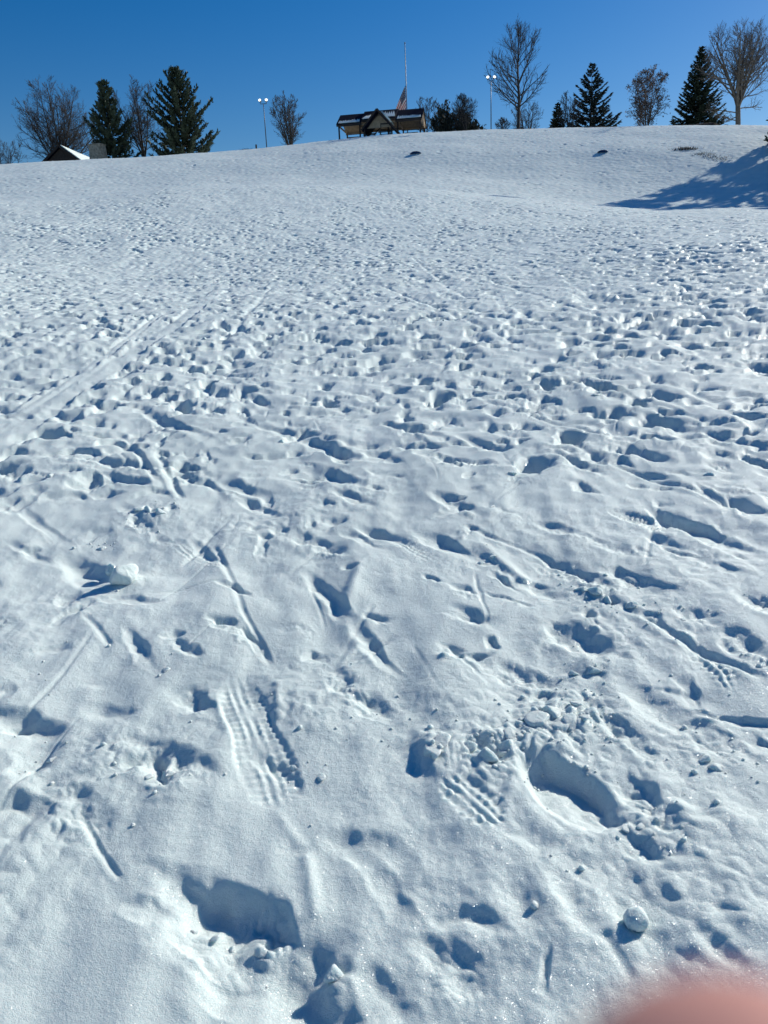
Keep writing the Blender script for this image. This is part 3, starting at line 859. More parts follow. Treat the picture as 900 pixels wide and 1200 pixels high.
def shrub(name, label, px, ybase, ytop, wpx, dist, seed, needles, n=2600, cat='shrub'):
    """a bushy evergreen: leaf sprays on many upright stems"""
    rnd = random.Random(seed)
    x, y, z = spot(px, ybase, dist)
    Ht = height_for(px, ytop, dist, z)
    W = width_for(wpx, dist) / 2
    t = thing(name, label, cat, (x, y, z))
    st, fol = MB(), MB()
    stems = []
    for k in range(26):
        a, rr = rnd.uniform(0, 6.28), math.sqrt(rnd.random())
        top = Ht * (1 - .45 * rr ** 2) * rnd.uniform(.75, 1.02)
        e = Vector((math.cos(a) * W * rr, math.sin(a) * W * rr, top))
        b = Vector((e.x * .2, e.y * .2, -.2))
        stems.append((b, e))
        m_ = b.lerp(e, .5) + Vector((e.x * .25, e.y * .25, 0))
        st.tube([b, m_, e], [.05, .03, .012], 4, False)
    for k in range(n):
        b, e = rnd.choice(stems)
        f = rnd.uniform(.12, 1.0)
        p = b.lerp(e, f) + Vector((e.x, e.y, 0)) * (.5 * f * (1 - f)) + Vector((rnd.gauss(0, .22), rnd.gauss(0, .22), rnd.gauss(0, .15)))
        if p.z < 0: p.z = rnd.uniform(0, .3)
        d = Vector((p.x * .25 + rnd.gauss(0, .5), p.y * .25 + rnd.gauss(0, .5), 1)).normalized()
        s = d.orthogonal().normalized()
        s = Matrix.Rotation(rnd.uniform(0, 6), 3, d) @ s
        L, w = rnd.uniform(.3, .6), rnd.uniform(.07, .13)
        fol.add([p, p + d * L * .5 - s * w, p + d * L, p + d * L * .5 + s * w], [(0, 1, 2, 3)])
    st.build('stems', M_BARK, t)
    fol.build('foliage', needles, t)
    return t
shrub('cedar_shrub', 'tallest dark cedar shrub in the clump right of the pavilion', 521, 155, 117, 30, 133, 31, M_CEDAR)
shrub('cedar_shrub', 'rounder dark cedar shrub on the right side of the clump', 540, 154, 124, 30, 132, 32, M_CEDAR)
shrub('low_shrub', 'low dark hedge like shrub between cedar clump and lamp post', 556, 153.5, 141, 26, 131, 33, M_CEDAR, n=1200)

# the evergreen at the right edge whose shadow falls across the slope, and its neighbours beyond the frame
def edge_tree(label, px, py, dist, Ht, Wd, seed):
    a = R(az_el(px, py)[0]); x, y = dist * math.sin(a), dist * math.cos(a); z = gz(x, y)
    e = math.degrees(math.atan2(z + Ht - EYE, dist))
    rnd = random.Random(seed)
    t = thing('evergreen_tree', label, 'tree', (x, y, z), 0, 'evergreens along the right side of the slope')
    trunk, fol = MB(), MB()
    trunk.tube([(0, 0, -.4), (0, 0, Ht * .5), (0, 0, Ht * .98)], [Ht * .02, Ht * .013, .02], 7)
    limbs = trunk
    for k in range(int(Ht * 13)):
        f = rnd.random() ** 1.15
        zz = Ht * (.02 + .95 * f)
        L = Wd * (1 - f) ** .7 * rnd.uniform(.7, 1.08) + .15
        a = rnd.uniform(0, 6.28)
        o = Vector((math.cos(a), math.sin(a), 0))
        p0, p1 = Vector((0, 0, zz)), Vector((0, 0, zz)) + o * L + Vector((0, 0, L * (.1 + .5 * f)))
        limbs.tube([p0, p1], [.04, .012], 3, False)
        for i in range(int(32 * L) + 10):
            s = rnd.uniform(.3, 1)
            p = p0.lerp(p1, s) + Vector((rnd.gauss(0, .12), rnd.gauss(0, .12), rnd.gauss(0, .1)))
            d = (o + Vector((rnd.gauss(0, .6), rnd.gauss(0, .6), rnd.gauss(.1, .5)))).normalized()
            sdv = d.orthogonal().normalized()
            sdv = Matrix.Rotation(rnd.uniform(0, 6), 3, d) @ sdv
            l, w = rnd.uniform(.28, .52), rnd.uniform(.06, .11)
            fol.add([p, p + d * l * .5 - sdv * w, p + d * l, p + d * l * .5 + sdv * w], [(0, 1, 2, 3)])
    trunk.build('trunk', M_BARK, t, True)
    fol.build('crown', M_SPRUCE, t)
    return t
edge_tree('dark evergreen at the right edge casting a long blue shadow', 944, 176, 101, 19, 3.7, 41)
edge_tree('dark evergreen beyond the right edge, nearer than the one that shows', 1010, 186, 101, 17, 3.7, 42)
edge_tree('dark evergreen farthest along the row beyond the right edge', 1070, 196, 99, 17, 3.7, 43)
edge_tree('dark evergreen nearest the viewer in the row beyond the right edge', 1140, 206, 96, 16, 3.6, 44)

# ------------------------------------------------------------------ picnic pavilion on the crest
PV_D = 125.0
px_, py_, pz_ = spot(449, 159, PV_D)
pvt = thing('picnic_pavilion', 'open timber picnic pavilion with dark roofs and a front cross gable', 'pavilion', (px_, py_, pz_), R(-10))
vis_base = EYE + PV_D * math.tan(R(az_el(449, 159)[1])) - pz_       # height at which the crest hides it
# local frame: x along the ridge, -y towards the slope (front)
def gable_roof(x0, x1, eave, ridge, half, name='roof', over=.0):
    b = MB(); t = .16
    b.slab([(x0, -half, eave), (x1, -half, eave), (x1, 0, ridge), (x0, 0, ridge)], t)
    b.slab([(x1, half, eave), (x0, half, eave), (x0, 0, ridge), (x1, 0, ridge)], t)
    o = b.build(name, M_ROOF, pvt)
    s = MB()                                            # planked underside
    e = .03
    s.slab([(x0 + .08, -half + .1, eave - .045), (x0 + .08, 0, ridge - .05), (x1 - .08, 0, ridge - .05), (x1 - .08, -half + .1, eave - .045)], e)
    s.slab([(x0 + .08, 0, ridge - .05), (x0 + .08, half - .1, eave - .045), (x1 - .08, half - .1, eave - .045), (x1 - .08, 0, ridge - .05)], e)
    s.build('soffit', M_TIMBER, o)
    MB().box(x0 + .02, x1 - .02, -half - .05, -half + .0, eave - .2, eave + .08).build('fascia', M_DARKWOOD, o)
    MB().box(x0 + .02, x1 - .02, half, half + .05, eave - .2, eave + .08).build('fascia', M_DARKWOOD, o)
    return o
def snow_patch(parent, quad, t=.07, seed=0, teeth=12):
    """leftover snow on a roof plane: a thick sheet with a ragged upper edge; quad = low left, low right, high right, high left"""
    rnd = random.Random(seed)
    q = [Vector(p) for p in quad]
    nrm = (q[1] - q[0]).cross(q[3] - q[0]).normalized()
    lo, hi = [], []
    for k in range(teeth * 2 + 1):
        s = k / (teeth * 2)
        a, b = q[0].lerp(q[1], s), q[3].lerp(q[2], s)
        lo.append(a)
        hi.append(a.lerp(b, (1.0 if k % 2 else .45) * rnd.uniform(.7, 1.0)))
    b = MB()
    n = len(lo)
    vs = lo + hi + [p + nrm * t for p in lo] + [p + nrm * t for p in hi]
    fs = []
    for k in range(n - 1):
        fs += [(2 * n + k, 2 * n + k + 1, 3 * n + k + 1, 3 * n + k), (k, n + k, n + k + 1, k + 1), (k, k + 1, 2 * n + k + 1, 2 * n + k), (n + k, 3 * n + k, 3 * n + k + 1, n + k + 1)]
    fs += [(0, 2 * n, 3 * n, n), (n - 1, 2 * n - 1, 4 * n - 1, 3 * n - 1)]
    b.add(vs, fs)
    return b.build('roof_snow', M_SNOW, parent)
vb = vis_base
EV, RG, HALF = vb + 1.25, vb + 3.05, 3.3
wl_roof = gable_roof(-6.3, -2.6, EV, RG, HALF)
wr_roof = gable_roof(2.35, 6.2, EV, RG + .05, HALF)
ct_roof = gable_roof(-2.62, 2.37, EV + .3, RG + .22, HALF)
def on_plane(x, f, eave, ridge, half, up=.17):
    """point on the front roof plane, f from eave to ridge, just above the shingles"""
    n = Vector((0, -(ridge - eave), half)).normalized()
    return Vector((x, -half * (1 - f), eave + (ridge - eave) * f)) + n * up
snow_patch(wl_roof, [on_plane(-6.0, .05, EV, RG, HALF), on_plane(-2.9, .05, EV, RG, HALF), on_plane(-2.9, .42, EV, RG, HALF), on_plane(-6.0, .36, EV, RG, HALF)], seed=1)
snow_patch(wr_roof, [on_plane(2.6, .05, EV, RG, HALF), on_plane(6.0, .05, EV, RG, HALF), on_plane(6.0, .36, EV, RG, HALF), on_plane(2.6, .42, EV, RG, HALF)], seed=2)
# front cross gable: ridge runs out towards the slope, its right side sweeps almost to the ground
gx, gl_, gr_, gr, yo, yi, sl_ = .12, 2.35, 3.9, vb + 2.45, -5.6, -.55, 1.08
gel, ger = gr - gl_ * sl_, gr - gr_ * sl_
cg = MB().slab([(gx, yo, gr), (gx, yi, gr), (gx - gl_, yi, gel), (gx - gl_, yo, gel)][::-1], .16).slab([(gx, yi, gr), (gx, yo, gr), (gx + gr_, yo, ger), (gx + gr_, yi, ger)][::-1], .16).build('gable_roof', M_ROOF, pvt)
MB().slab([(gx, yo + .1, gr - .06), (gx, yi, gr - .06), (gx - gl_ + .1, yi, gel), (gx - gl_ + .1, yo + .1, gel)], .03).slab([(gx, yi, gr - .06), (gx, yo + .1, gr - .06), (gx + gr_ - .1, yo + .1, ger), (gx + gr_ - .1, yi, ger)], .03).build('soffit', M_TIMBER_BRIGHTENED, cg)
MB().bar((gx - gl_, yo - .03, gel), (gx, yo - .03, gr + .05), .07, .24).bar((gx + gr_, yo - .03, ger), (gx, yo - .03, gr + .05), .07, .24).build('bargeboard', M_DARKWOOD, cg)
MB().bar((gx + .35, yo + .5, vb + .62), (gx + 2.0, yo + .5, vb + .62), .14, .16).bar((gx + .4, yo + .5, vb - .4), (gx + .4, yo + .5, vb + .6), .10, .12).build('tie_beam', M_DARKWOOD, pvt)
MB().bar((gx - 1.9, yo + .9, gel + .35), (gx - .05, yo + .9, gr - .5), .10, .14).build('rafter', M_DARKWOOD, cg)
MB().bar((gx - 1.1, yi - .3, gr - 2.2), (gx + .9, yi - .3, gr - .35), .10, .12).build('rafter', M_DARKWOOD, cg)
MB().slab([(gx - 1.9, yo + 1.5, gr - 2.12), (gx + 1.9, yo + 1.5, gr - 2.12), (gx + .1, yo + 1.5, gr - .2), (gx - .1, yo + 1.5, gr - .2)], .05).build('gable_brightening_panel', M_TIMBER_BRIGHTENED, cg)  # added panel that brightens the dark gable front, not part of the open frame
def gp(f, yy, up=.17):                                 # on the right plane of the gable
    n = Vector((gr - ger, 0, gr_)).normalized()
    return Vector((gx + gr_ * f, yy, gr + (ger - gr) * f)) + n * up
snow_patch(cg, [gp(.40, yo - .02), gp(.40, yi - .8), gp(.04, yi - .8), gp(.04, yo - .02)], t=.22, seed=3, teeth=4)
snow_patch(ct_roof, [on_plane(.5, .12, EV + .3, RG + .22, HALF), on_plane(2.25, .12, EV + .3, RG + .22, HALF), on_plane(2.0, .82, EV + .3, RG + .22, HALF), on_plane(.5, .8, EV + .3, RG + .22, HALF)], seed=6, teeth=5)
snow_patch(ct_roof, [on_plane(-2.5, .08, EV + .3, RG + .22, HALF), on_plane(-1.5, .08, EV + .3, RG + .22, HALF), on_plane(-.9, .62, EV + .3, RG + .22, HALF), on_plane(-2.0, .5, EV + .3, RG + .22, HALF)], seed=7, teeth=4)
# posts, beams, braces
for (x, y, zt) in ((-6.0, -HALF + .35, EV), (-6.0, HALF - .35, EV), (-2.9, HALF - .35, EV + .3), (2.65, -HALF + .35, EV), (2.65, HALF - .35, EV + .3),
                   (5.9, -HALF + .35, EV), (5.9, HALF - .35, EV), (gx - gl_ + .35, yo + .5, gel + .3), (gx + 1.95, yo + .5, gr - 2.05), (-2.9, -HALF + .35, EV), (.95, -1.0, EV + .5)):
    MB().box(x - .1, x + .1, y - .1, y + .1, -.2, zt + .02).build('post', M_DARKWOOD, pvt)
b = MB()
for yy in (-HALF + .35, HALF - .35):
    b.bar((-6.1, yy, EV - .05), (6.0, yy, EV - .05), .14, .22)
for xx in (-6.0, -2.9, 2.65, 5.9):
    b.bar((xx, -HALF + .3, EV - .08), (xx, HALF - .3, EV - .08), .13, .2)
b.build('beams', M_TIMBER, pvt)
b = MB()                                               # board infill of the sunny gable end
b.add([(6.02, -HALF + .5, EV), (6.02, HALF - .5, EV), (6.02, 0, RG - .15), (5.96, -HALF + .5, EV), (5.96, HALF - .5, EV), (5.96, 0, RG - .15)],
      [(0, 1, 2), (5, 4, 3), (0, 3, 4, 1), (1, 4, 5, 2), (2, 5, 3, 0)])
b.build('gable_end', M_TIMBER, pvt)
MB().box(-6.4, 6.3, -HALF - .1, HALF + .1, -.25, .08).build('floor_slab', M_STONE, pvt)
# picnic tables in the shade of the roof
def to_world(p):
    return pvt.matrix_basis @ Vector(p)
tb = None
for i, (x, y, lab) in enumerate(((-4.3, -.6, 'picnic table under the left wing of the pavilion'), (-1.6, -2.2, 'picnic table under the pavilion just left of its gable centre'),
                                 (.9, -3.6, 'picnic table under the front gable of the pavilion'), (4.3, -.6, 'picnic table under the right wing of the pavilion'))):
    w = to_world((x, y, .08))
    if tb is None:
        tb = thing('picnic_table', lab, 'table', w, R(-10), 'picnic tables in the pavilion')
        MB().box(-.95, .95, -.38, .38, .70, .75).build('table_top', M_DARKWOOD, tb)
        for s in (-1, 1):
            MB().box(-.95, .95, s * .72 - .13, s * .72 + .13, .42, .46).build('bench', M_DARKWOOD, tb)
        for s in (-1, 1):
            MB().bar((s * .7, -.66, 0), (s * .7, -.25, .70), .06, .1).bar((s * .7, .66, 0), (s * .7, .25, .70), .06, .1).bar((s * .7, -.84, .39), (s * .7, .84, .39), .05, .08).build('leg_frame', M_DARKWOOD, tb)
    else:
        c = tb.copy(); C.objects.link(c); c.location = w; c['label'] = lab
        for ch in list(tb.children):
            k = ch.copy(); C.objects.link(k); k.parent = c

# ------------------------------------------------------------------ flagpole and flag
FD = 123.0
fx, fy, fz = spot(480, 158, FD)
ftop = height_for(477.5, 45, FD, fz)
pole = thing('flagpole', 'tall thin pale flagpole standing behind the pavilion', 'flagpole', (fx, fy + 6, fz))
k_ = (FD + 6) / FD
ftop *= 1.0
MB().tube([(0, 0, -.2), (0, 0, ftop * .5), (0, 0, ftop + 1.0)], [.09, .075, .045], 10).build('pole', M_STEEL, pole, True)
bm = bmesh.new(); bmesh.ops.create_uvsphere(bm, u_segments=12, v_segments=8, radius=.11)
me_ = bpy.data.meshes.new('finial'); bm.to_mesh(me_); bm.free(); me_.materials.append(M_STEEL)
fo = bpy.data.objects.new('finial', me_); C.objects.link(fo); fo.parent = pole; fo.location = (0, 0, ftop + 1.08)
MB().tube([(0, -.12, 1.2), (0, -.10, ftop * .5), (0, -.07, ftop + .8)], .012, 4).build('halyard', M_STEEL, pole)
# the flag hangs slack at half mast, drifting left
M_FLAG = bpy.data.materials.new('flag_cloth'); M_FLAG.use_nodes = True
n, l = M_FLAG.node_tree.nodes, M_FLAG.node_tree.links
b_ = n['Principled BSDF']; b_.inputs['Roughness'].default_value = .85
uv = n.new('ShaderNodeUVMap'); uv.uv_map = 'UVMap'
sp = n.new('ShaderNodeSeparateXYZ'); l.new(uv.outputs[0], sp.inputs[0])
def mth(op, a, b=None):
    q = n.new('ShaderNodeMath'); q.operation = op
    for i, s in enumerate((a, b)):
        if s is None: continue
        if isinstance(s, (int, float)): q.inputs[i].default_value = s
        else: l.new(s, q.inputs[i])
    return q.outputs[0]
st_ = mth('MODULO', mth('FLOOR', mth('MULTIPLY', sp.outputs[1], 13)), 2)       # 0 red, 1 white
mixs = n.new('ShaderNodeMix'); mixs.data_type = 'RGBA'
mixs.inputs[6].default_value = (.44, .004, .015, 1); mixs.inputs[7].default_value = (.85, .83, .82, 1)
l.new(st_, mixs.inputs[0])
canton = mth('MULTIPLY', mth('LESS_THAN', sp.outputs[0], .4), mth('LESS_THAN', sp.outputs[1], 7 / 13))
su = mth('SUBTRACT', mth('FRACT', mth('MULTIPLY', sp.outputs[0], 15)), .5); sv = mth('SUBTRACT', mth('FRACT', mth('MULTIPLY', sp.outputs[1], 5 * 13 / 7)), .5)
star = mth('LESS_THAN', mth('ADD', mth('MULTIPLY', su, su), mth('MULTIPLY', sv, sv)), .06)
mixb = n.new('ShaderNodeMix'); mixb.data_type = 'RGBA'
mixb.inputs[6].default_value = (.012, .02, .10, 1); mixb.inputs[7].default_value = (.78, .78, .78, 1)
l.new(star, mixb.inputs[0])
mixf = n.new('ShaderNodeMix'); mixf.data_type = 'RGBA'
l.new(canton, mixf.inputs[0]); l.new(mixs.outputs[2], mixf.inputs[6]); l.new(mixb.outputs[2], mixf.inputs[7])
l.new(mixf.outputs[2], b_.inputs['Base Color'])
tl_ = n.new('ShaderNodeBsdfTranslucent'); l.new(mixf.outputs[2], tl_.inputs[0])
mt_ = n.new('ShaderNodeMixShader'); mt_.inputs[0].default_value = .45
l.new(b_.outputs[0], mt_.inputs[1]); l.new(tl_.outputs[0], mt_.inputs[2]); l.new(mt_.outputs[0], n['Material Output'].inputs['Surface'])
FW = FD + 6
fz_top = EYE + FW * math.tan(R(az_el(480, 100)[1])) - fz
mpp = 1 / (FPX / (FW * 1.018 / 1.115))
nu, nv = 34, 22
vs_, uvs = [], []
for i in range(nu):
    u = i / (nu - 1)
    for j in range(nv):
        v = j / (nv - 1)
        hp = Vector((-.11, 0, fz_top - v * 24 * mpp))
        top_off = Vector((-16 * mpp * u ** .9, 0, -32 * mpp * u)); bot_off = Vector((-7.0 * mpp * u, 0, -9.5 * mpp * u))
        off = top_off.lerp(bot_off, v)
        rip = .28 * math.sin(v * 15 + u * 2.0) * min(1, u * 2.2) + .10 * math.sin(u * 9 + v * 4)
        p = hp + off + Vector((.16 * math.cos(v * 15 + u * 2) * u * .5, rip * u ** .4 * .7, 0))
        vs_.append(p); uvs.append((u, v))
fs_ = [(i * nv + j, (i + 1) * nv + j, (i + 1) * nv + j + 1, i * nv + j + 1) for i in range(nu - 1) for j in range(nv - 1)]
flag = obj_from('flag', vs_, fs_, M_FLAG, None, True)
ul = flag.data.uv_layers.new(name='UVMap')
for lp in flag.data.loops: ul.data[lp.index].uv = uvs[lp.vertex_index]
sm_ = flag.modifiers.new('thickness', 'SOLIDIFY'); sm_.thickness = .006
flag.location = (fx, fy + 6, fz)
tag(flag, 'slack red white and blue striped flag hanging at half mast', 'flag')

# ------------------------------------------------------------------ floodlight posts
def lamp_post(label, px, ybase, xtop, ytop, dist, group):
    x, y, z = spot(px, ybase, dist)
    h = height_for(xtop, ytop, dist, z)
    t = thing('floodlight_post', label, 'lamp post', (x, y, z), 0, group)
    MB().tube([(0, 0, -.2), (0, 0, h * .5), (0, 0, h - .42)], [.075, .06, .045], 8).build('pole', M_BLACK, t, True)
    MB().tube([(-.46, 0, h - .40), (.46, 0, h - .40)], .04, 6).tube([(-.44, 0, h - .40), (-.44, 0, h - .15)], .025, 5).tube([(.44, 0, h - .40), (.44, 0, h - .15)], .025, 5).build('cross_arm', M_BLACK, t)
    for s in (-1, 1):
        hs = MB(); lens = MB()
        yaw, pit = R(10 * s), R(-22)
        rot = Matrix.Rotation(yaw, 4, 'Z') @ Matrix.Rotation(pit, 4, 'X')
        hm = Matrix.Translation((s * .44, 0, h)) @ rot
        # flared housing, open to the slope side
        hs.tube([(0, .34, 0), (0, .22, 0), (0, .02, 0), (0, -.16, 0), (0, -.17, 0)], [.06, .14, .19, .235, .215], 14)
        lens.tube([(0, -.172, 0), (0, -.20, 0), (0, -.215, 0)], [.205, .17, .08], 14)
        o = hs.build('lamp_head', M_BLACK, t, True); o.matrix_local = hm
        q = lens.build('lens', M_LENS, o, True)
    return t
lamp_post('twin floodlight post left of the oval bare tree', 312.5, 172, 308, 118, 121, 'twin floodlight posts on the crest')
lamp_post('twin floodlight post in front of the tallest bare tree', 575.5, 153, 576, 91, 121, 'twin floodlight posts on the crest')

# ------------------------------------------------------------------ house roof with chimney, left
HD = 150.0
hx, hy, hz = spot(71, 188, HD)
rz_ = EYE + HD * math.tan(R(az_el(71, 171)[1])) - hz
m_px = 1 / (FPX / (HD * 1.018 / 1.115))
ht = thing('house', 'dark gabled house peeking over the crest with snow on its roof', 'house', (hx, hy, hz), R(-2))
hl, hr_ = 26 * m_px, 34 * m_px
dr = 22 * m_px
ev_ = rz_ - hl * .78
HLEN = 13.0
b = MB()
b.slab([(0, 0, rz_), (0, HLEN, rz_), (-hl, HLEN, ev_), (-hl, 0, ev_)], .2)
b.slab([(0, HLEN, rz_), (0, 0, rz_), (hl, 0, ev_), (hl, HLEN, ev_)], .2)
hroof = b.build('roof', M_ROOF, ht)
b = MB()
nn = Vector((rz_ - ev_, 0, hl)).normalized()
b.slab([Vector((.15, HLEN - .2, rz_ - .12)) + nn * .22, Vector((.15, .05, rz_ - .12)) + nn * .22, Vector((hl - .05, .05, ev_ + .04)) + nn * .22, Vector((hl - .05, HLEN - .2, ev_ + .04)) + nn * .22], .12)
b.build('roof_snow', M_SNOW, hroof)
b = MB()
b.bar((-hl, -.04, ev_ + .02), (0, -.04, rz_ + .02), .08, .34); b.bar((hl, -.04, ev_ + .02), (0, -.04, rz_ + .02), .08, .34)
b.build('bargeboard', M_DARKWOOD, hroof)
b = MB()
b.add([(-hl + .5, .5, -.2), (hl - .5, .5, -.2), (hl - .5, .5, ev_ + .1), (0, .5, rz_ - .3), (-hl + .5, .5, ev_ + .1), (-hl + .5, HLEN - .5, -.2), (hl - .5, HLEN - .5, -.2), (hl - .5, HLEN - .5, ev_ + .1), (0, HLEN - .5, rz_ - .3), (-hl + .5, HLEN - .5, ev_ + .1)],
      [(0, 1, 2, 3, 4), (9, 8, 7, 6, 5), (0, 5, 6, 1), (1, 6, 7, 2), (4, 9, 5, 0)])
b.build('wall', M_DARKWOOD, ht)
MB().box(-1.0, 1.0, .44, .5, ev_ - 1.0, ev_ + .6).build('window', M_BLACK, ht)
cx_, cy_, cz_ = spot(116, 188, 139)
ch_t = height_for(112, 169.5, 139, cz_)
# the chimney belongs to the house: local place in its frame
cl = ht.matrix_basis.inverted() @ Vector((cx_, cy_, cz_))
ch_o = thing('chimney', None, None)
bpy.data.objects.remove(ch_o)
b = MB()
w0, w1 = 8.5 * m_px * .95, 7.0 * m_px * .95
def taper(z0, z1, a0, a1):
    vs = [(sx * a0, sy * a0 * .75, z0) for sx, sy in ((-1, -1), (1, -1), (1, 1), (-1, 1))] + [(sx * a1, sy * a1 * .75, z1) for sx, sy in ((-1, -1), (1, -1), (1, 1), (-1, 1))]
    b.add(vs, [(3, 2, 1, 0), (4, 5, 6, 7), (0, 1, 5, 4), (1, 2, 6, 5), (2, 3, 7, 6), (3, 0, 4, 7)])
taper(-.5, ch_t * .98, w0, w1)
chim = b.build('chimney', M_STONE, ht)
chim.location = cl; chim.rotation_euler = (0, 0, R(-15))
b = MB(); taper(ch_t * .982, ch_t * .982 + .12, w1 * 1.08, w1 * 1.08)
b.build('chimney_cap', M_STONE, chim)

# ------------------------------------------------------------------ small things on the upper slope
def sled(label, px, py, wpx, seed, yaw):
    x, y = ground_at(px, py)
    dd = math.hypot(x, y)
    L = width_for(wpx, dd)
    nu_, nv_ = 24, 13
    vs, fs = [], []
    for i in range(nu_):
        u = -1 + 2 * i / (nu_ - 1)
        for j in range(nv_):
            v = -1 + 2 * j / (nv_ - 1)
            wv = .30 * L * (1 - .55 * abs(u) ** 2.6)
            zz = .36 * L * (.22 * abs(u) ** 2.5 + .75 * (1 - (1 - v * v) ** .5 if abs(v) < 1 else 1) * .35)
            vs.append((u * L / 2, v * wv, zz))
    for i in range(nu_ - 1):
        for j in range(nv_ - 1):
            fs.append((i * nv_ + j, (i + 1) * nv_ + j, (i + 1) * nv_ + j + 1, i * nv_ + j + 1))
    o = obj_from('sled', vs, fs, M_BLUE, None, True)
    s_ = o.modifiers.new('thickness', 'SOLIDIFY'); s_.thickness = .03; s_.offset = 1
    # lies overturned against the slope: the hull turned to the viewer
    o.rotation_euler = (R(148), 0, yaw)
    o.location = (x, y, surf_z(x, y) + .14)
    return tag(o, label, 'sled', 'blue sleds left on the hill')
sled('dark blue sled on the snow below the flag', 487, 180.5, 13, 1, R(6))
sled('dark blue sled on the snow below the open spruce', 706, 178.5, 12, 2, R(-4))

def clump(name, label, spots, n, hgt, m, cat, seed, kind=None):
    rnd = random.Random(seed)
    b = MB()
    for k in range(n):
        px, py, r = rnd.choice(spots)
        x0, y0 = CL[(px, py)]
        x, y = x0 + rnd.gauss(0, r), y0 + rnd.gauss(0, r * .8)
        z = surf_z(x, y) - .03
        a, le = rnd.uniform(0, 6.28), rnd.uniform(.2, 1.0)
        d = Vector((math.cos(a) * le, math.sin(a) * le, 1)).normalized()
        h = hgt * rnd.uniform(.4, 1.1)
        s = Vector((-math.sin(a), math.cos(a), 0)) * .025
        p = Vector((x, y, z))
        b.add([p - s, p + s, p + d * h + Vector((math.cos(a), math.sin(a), -.3)) * h * .35], [(0, 1, 2)])
    return tag(b.build(name, m), label, cat, kind=kind)
CL = {}
for q in ((795, 175), (803, 174), (811, 174), (822, 180), (832, 183), (845, 186)):
    CL[q] = ground_at(*q)
clump('dry_grass', 'dark tuft of dry grass sticking out of the snow near the right shadow', [(795, 175, .35), (803, 174, .4), (803, 174, .4), (811, 174, .35)], 330, .42, M_SOIL, 'grass', 5, 'stuff')
clump('dry_grass', 'thin trail of dry grass running from the tuft to the right shadow', [(822, 180, .5), (832, 183, .6), (845, 186, .6)], 500, .22, M_GRASS, 'grass', 6, 'stuff')

def soil_bed(label, px, wpx, dist, seed):
    x, y, z = spot(px, 148, dist)
    Wd = width_for(wpx, dist) / 2
    vs, fs = [(0, 0, .42)], []
    rnd = random.Random(seed)
    ns = 36
    ph = [rnd.uniform(.85, 1.12) for _ in range(ns)]
    for k, (f, hh) in enumerate(((.45, .40), (.8, .30), (1.0, -.2))):
        for i in range(ns):
            a = 6.283 * i / ns
            vs.append((math.cos(a) * Wd * f * ph[i], math.sin(a) * Wd * .5 * f * ph[i], hh + rnd.uniform(-.04, .04)))
    for i in range(ns):
        j = (i + 1) % ns
        fs.append((0, 1 + i, 1 + j))
        for r in range(2):
            fs.append((1 + r * ns + i, 1 + (r + 1) * ns + i, 1 + (r + 1) * ns + j, 1 + r * ns + j))
    o = obj_from('soil_bed', vs, fs, M_SOIL, None, True)
    o.location = (x, y, z); o.rotation_euler = (0, 0, -math.atan2(x, y))
    tag(o, label, 'soil', kind='structure')
soil_bed('bare dark ground under the open spruce', 692, 40, 121.5, 1)
soil_bed('bare dark ground under the tall dense spruce', 815, 48, 121.5, 2)
soil_bed('bare dark ground under the cedar clump', 536, 56, 122.0, 3)

x, y, z = spot(300.5, 175, 119)
pt = thing('marker_post', 'short dark wooden post on the crest left of the lamp post', 'post', (x, y, z))
MB().box(-.10, .10, -.10, .10, -.2, height_for(300.5, 169.5, 119, z) - .06).build('shaft', M_DARKWOOD, pt)
MB().box(-.12, .12, -.12, .12, height_for(300.5, 169.5, 119, z) - .058, height_for(300.5, 169.5, 119, z)).build('post_cap', M_DARKWOOD, pt)
x, y, z = spot(289, 176, 119)
b = MB(); rnd = random.Random(3)
for k in range(260):
    p = Vector((rnd.gauss(0, .45), rnd.gauss(0, .3), 0)); a = rnd.uniform(0, 6.28)
    d = Vector((math.cos(a) * .7, math.sin(a) * .7, .5)).normalized(); s = Vector((-math.sin(a), math.cos(a), 0)) * .02
    h = rnd.uniform(.15, .5)
    b.add([p - s, p + s, p + d * h], [(0, 1, 2)])
o = b.build('brush_pile', M_SOIL); o.location = (x, y, z + .02)
tag(o, 'low dark brush showing on the crest left of the wooden post', 'brush')

# ------------------------------------------------------------------ loose clods of snow
protos = []
for k in range(6):
    bm = bmesh.new()
    bmesh.ops.create_icosphere(bm, subdivisions=4, radius=1)
    co = np.array([v.co[:] for v in bm.verts])
    pr = np.random.default_rng(100 + k)
    nrm = pr.normal(size=(11, 3)); nrm /= np.linalg.norm(nrm, axis=1)[:, None]
    off = pr.uniform(.62, 1.0, 11)
    q = np.maximum(co @ nrm.T, .02) / off                       # a broken crust: planar faces with rounded edges
    r = 1.0 / ((q ** 14).sum(1) ** (1 / 14)) * .95
    r = np.minimum(r, 1.35) + .05 * pn(co[:, 0] * 3 + co[:, 2] * 1.7, co[:, 1] * 3 + k, 71 + k) + .025 * pn(co[:, 0] * 8 + co[:, 2] * 5, co[:, 1] * 8 + co[:, 2] * 3, 81 + k)
    for v, s in zip(bm.verts, r): v.co = v.co * float(s)
    for f in bm.faces: f.smooth = True
    m_ = bpy.data.meshes.new('snow_clod'); bm.to_mesh(m_); bm.free(); m_.materials.append(M_SNOW)
    protos.append(m_)
bm = bmesh.new()
bmesh.ops.create_icosphere(bm, subdivisions=4, radius=1)
for v in bm.verts:
    c_ = np.array([v.co[:]])
    v.co = v.co * float((1 + .13 * pn(c_[:, 0] * 1.3, c_[:, 1] * 1.3 + c_[:, 2], 91) + .05 * pn(c_[:, 0] * 4 + c_[:, 2] * 2, c_[:, 1] * 4 + c_[:, 2], 92))[0])
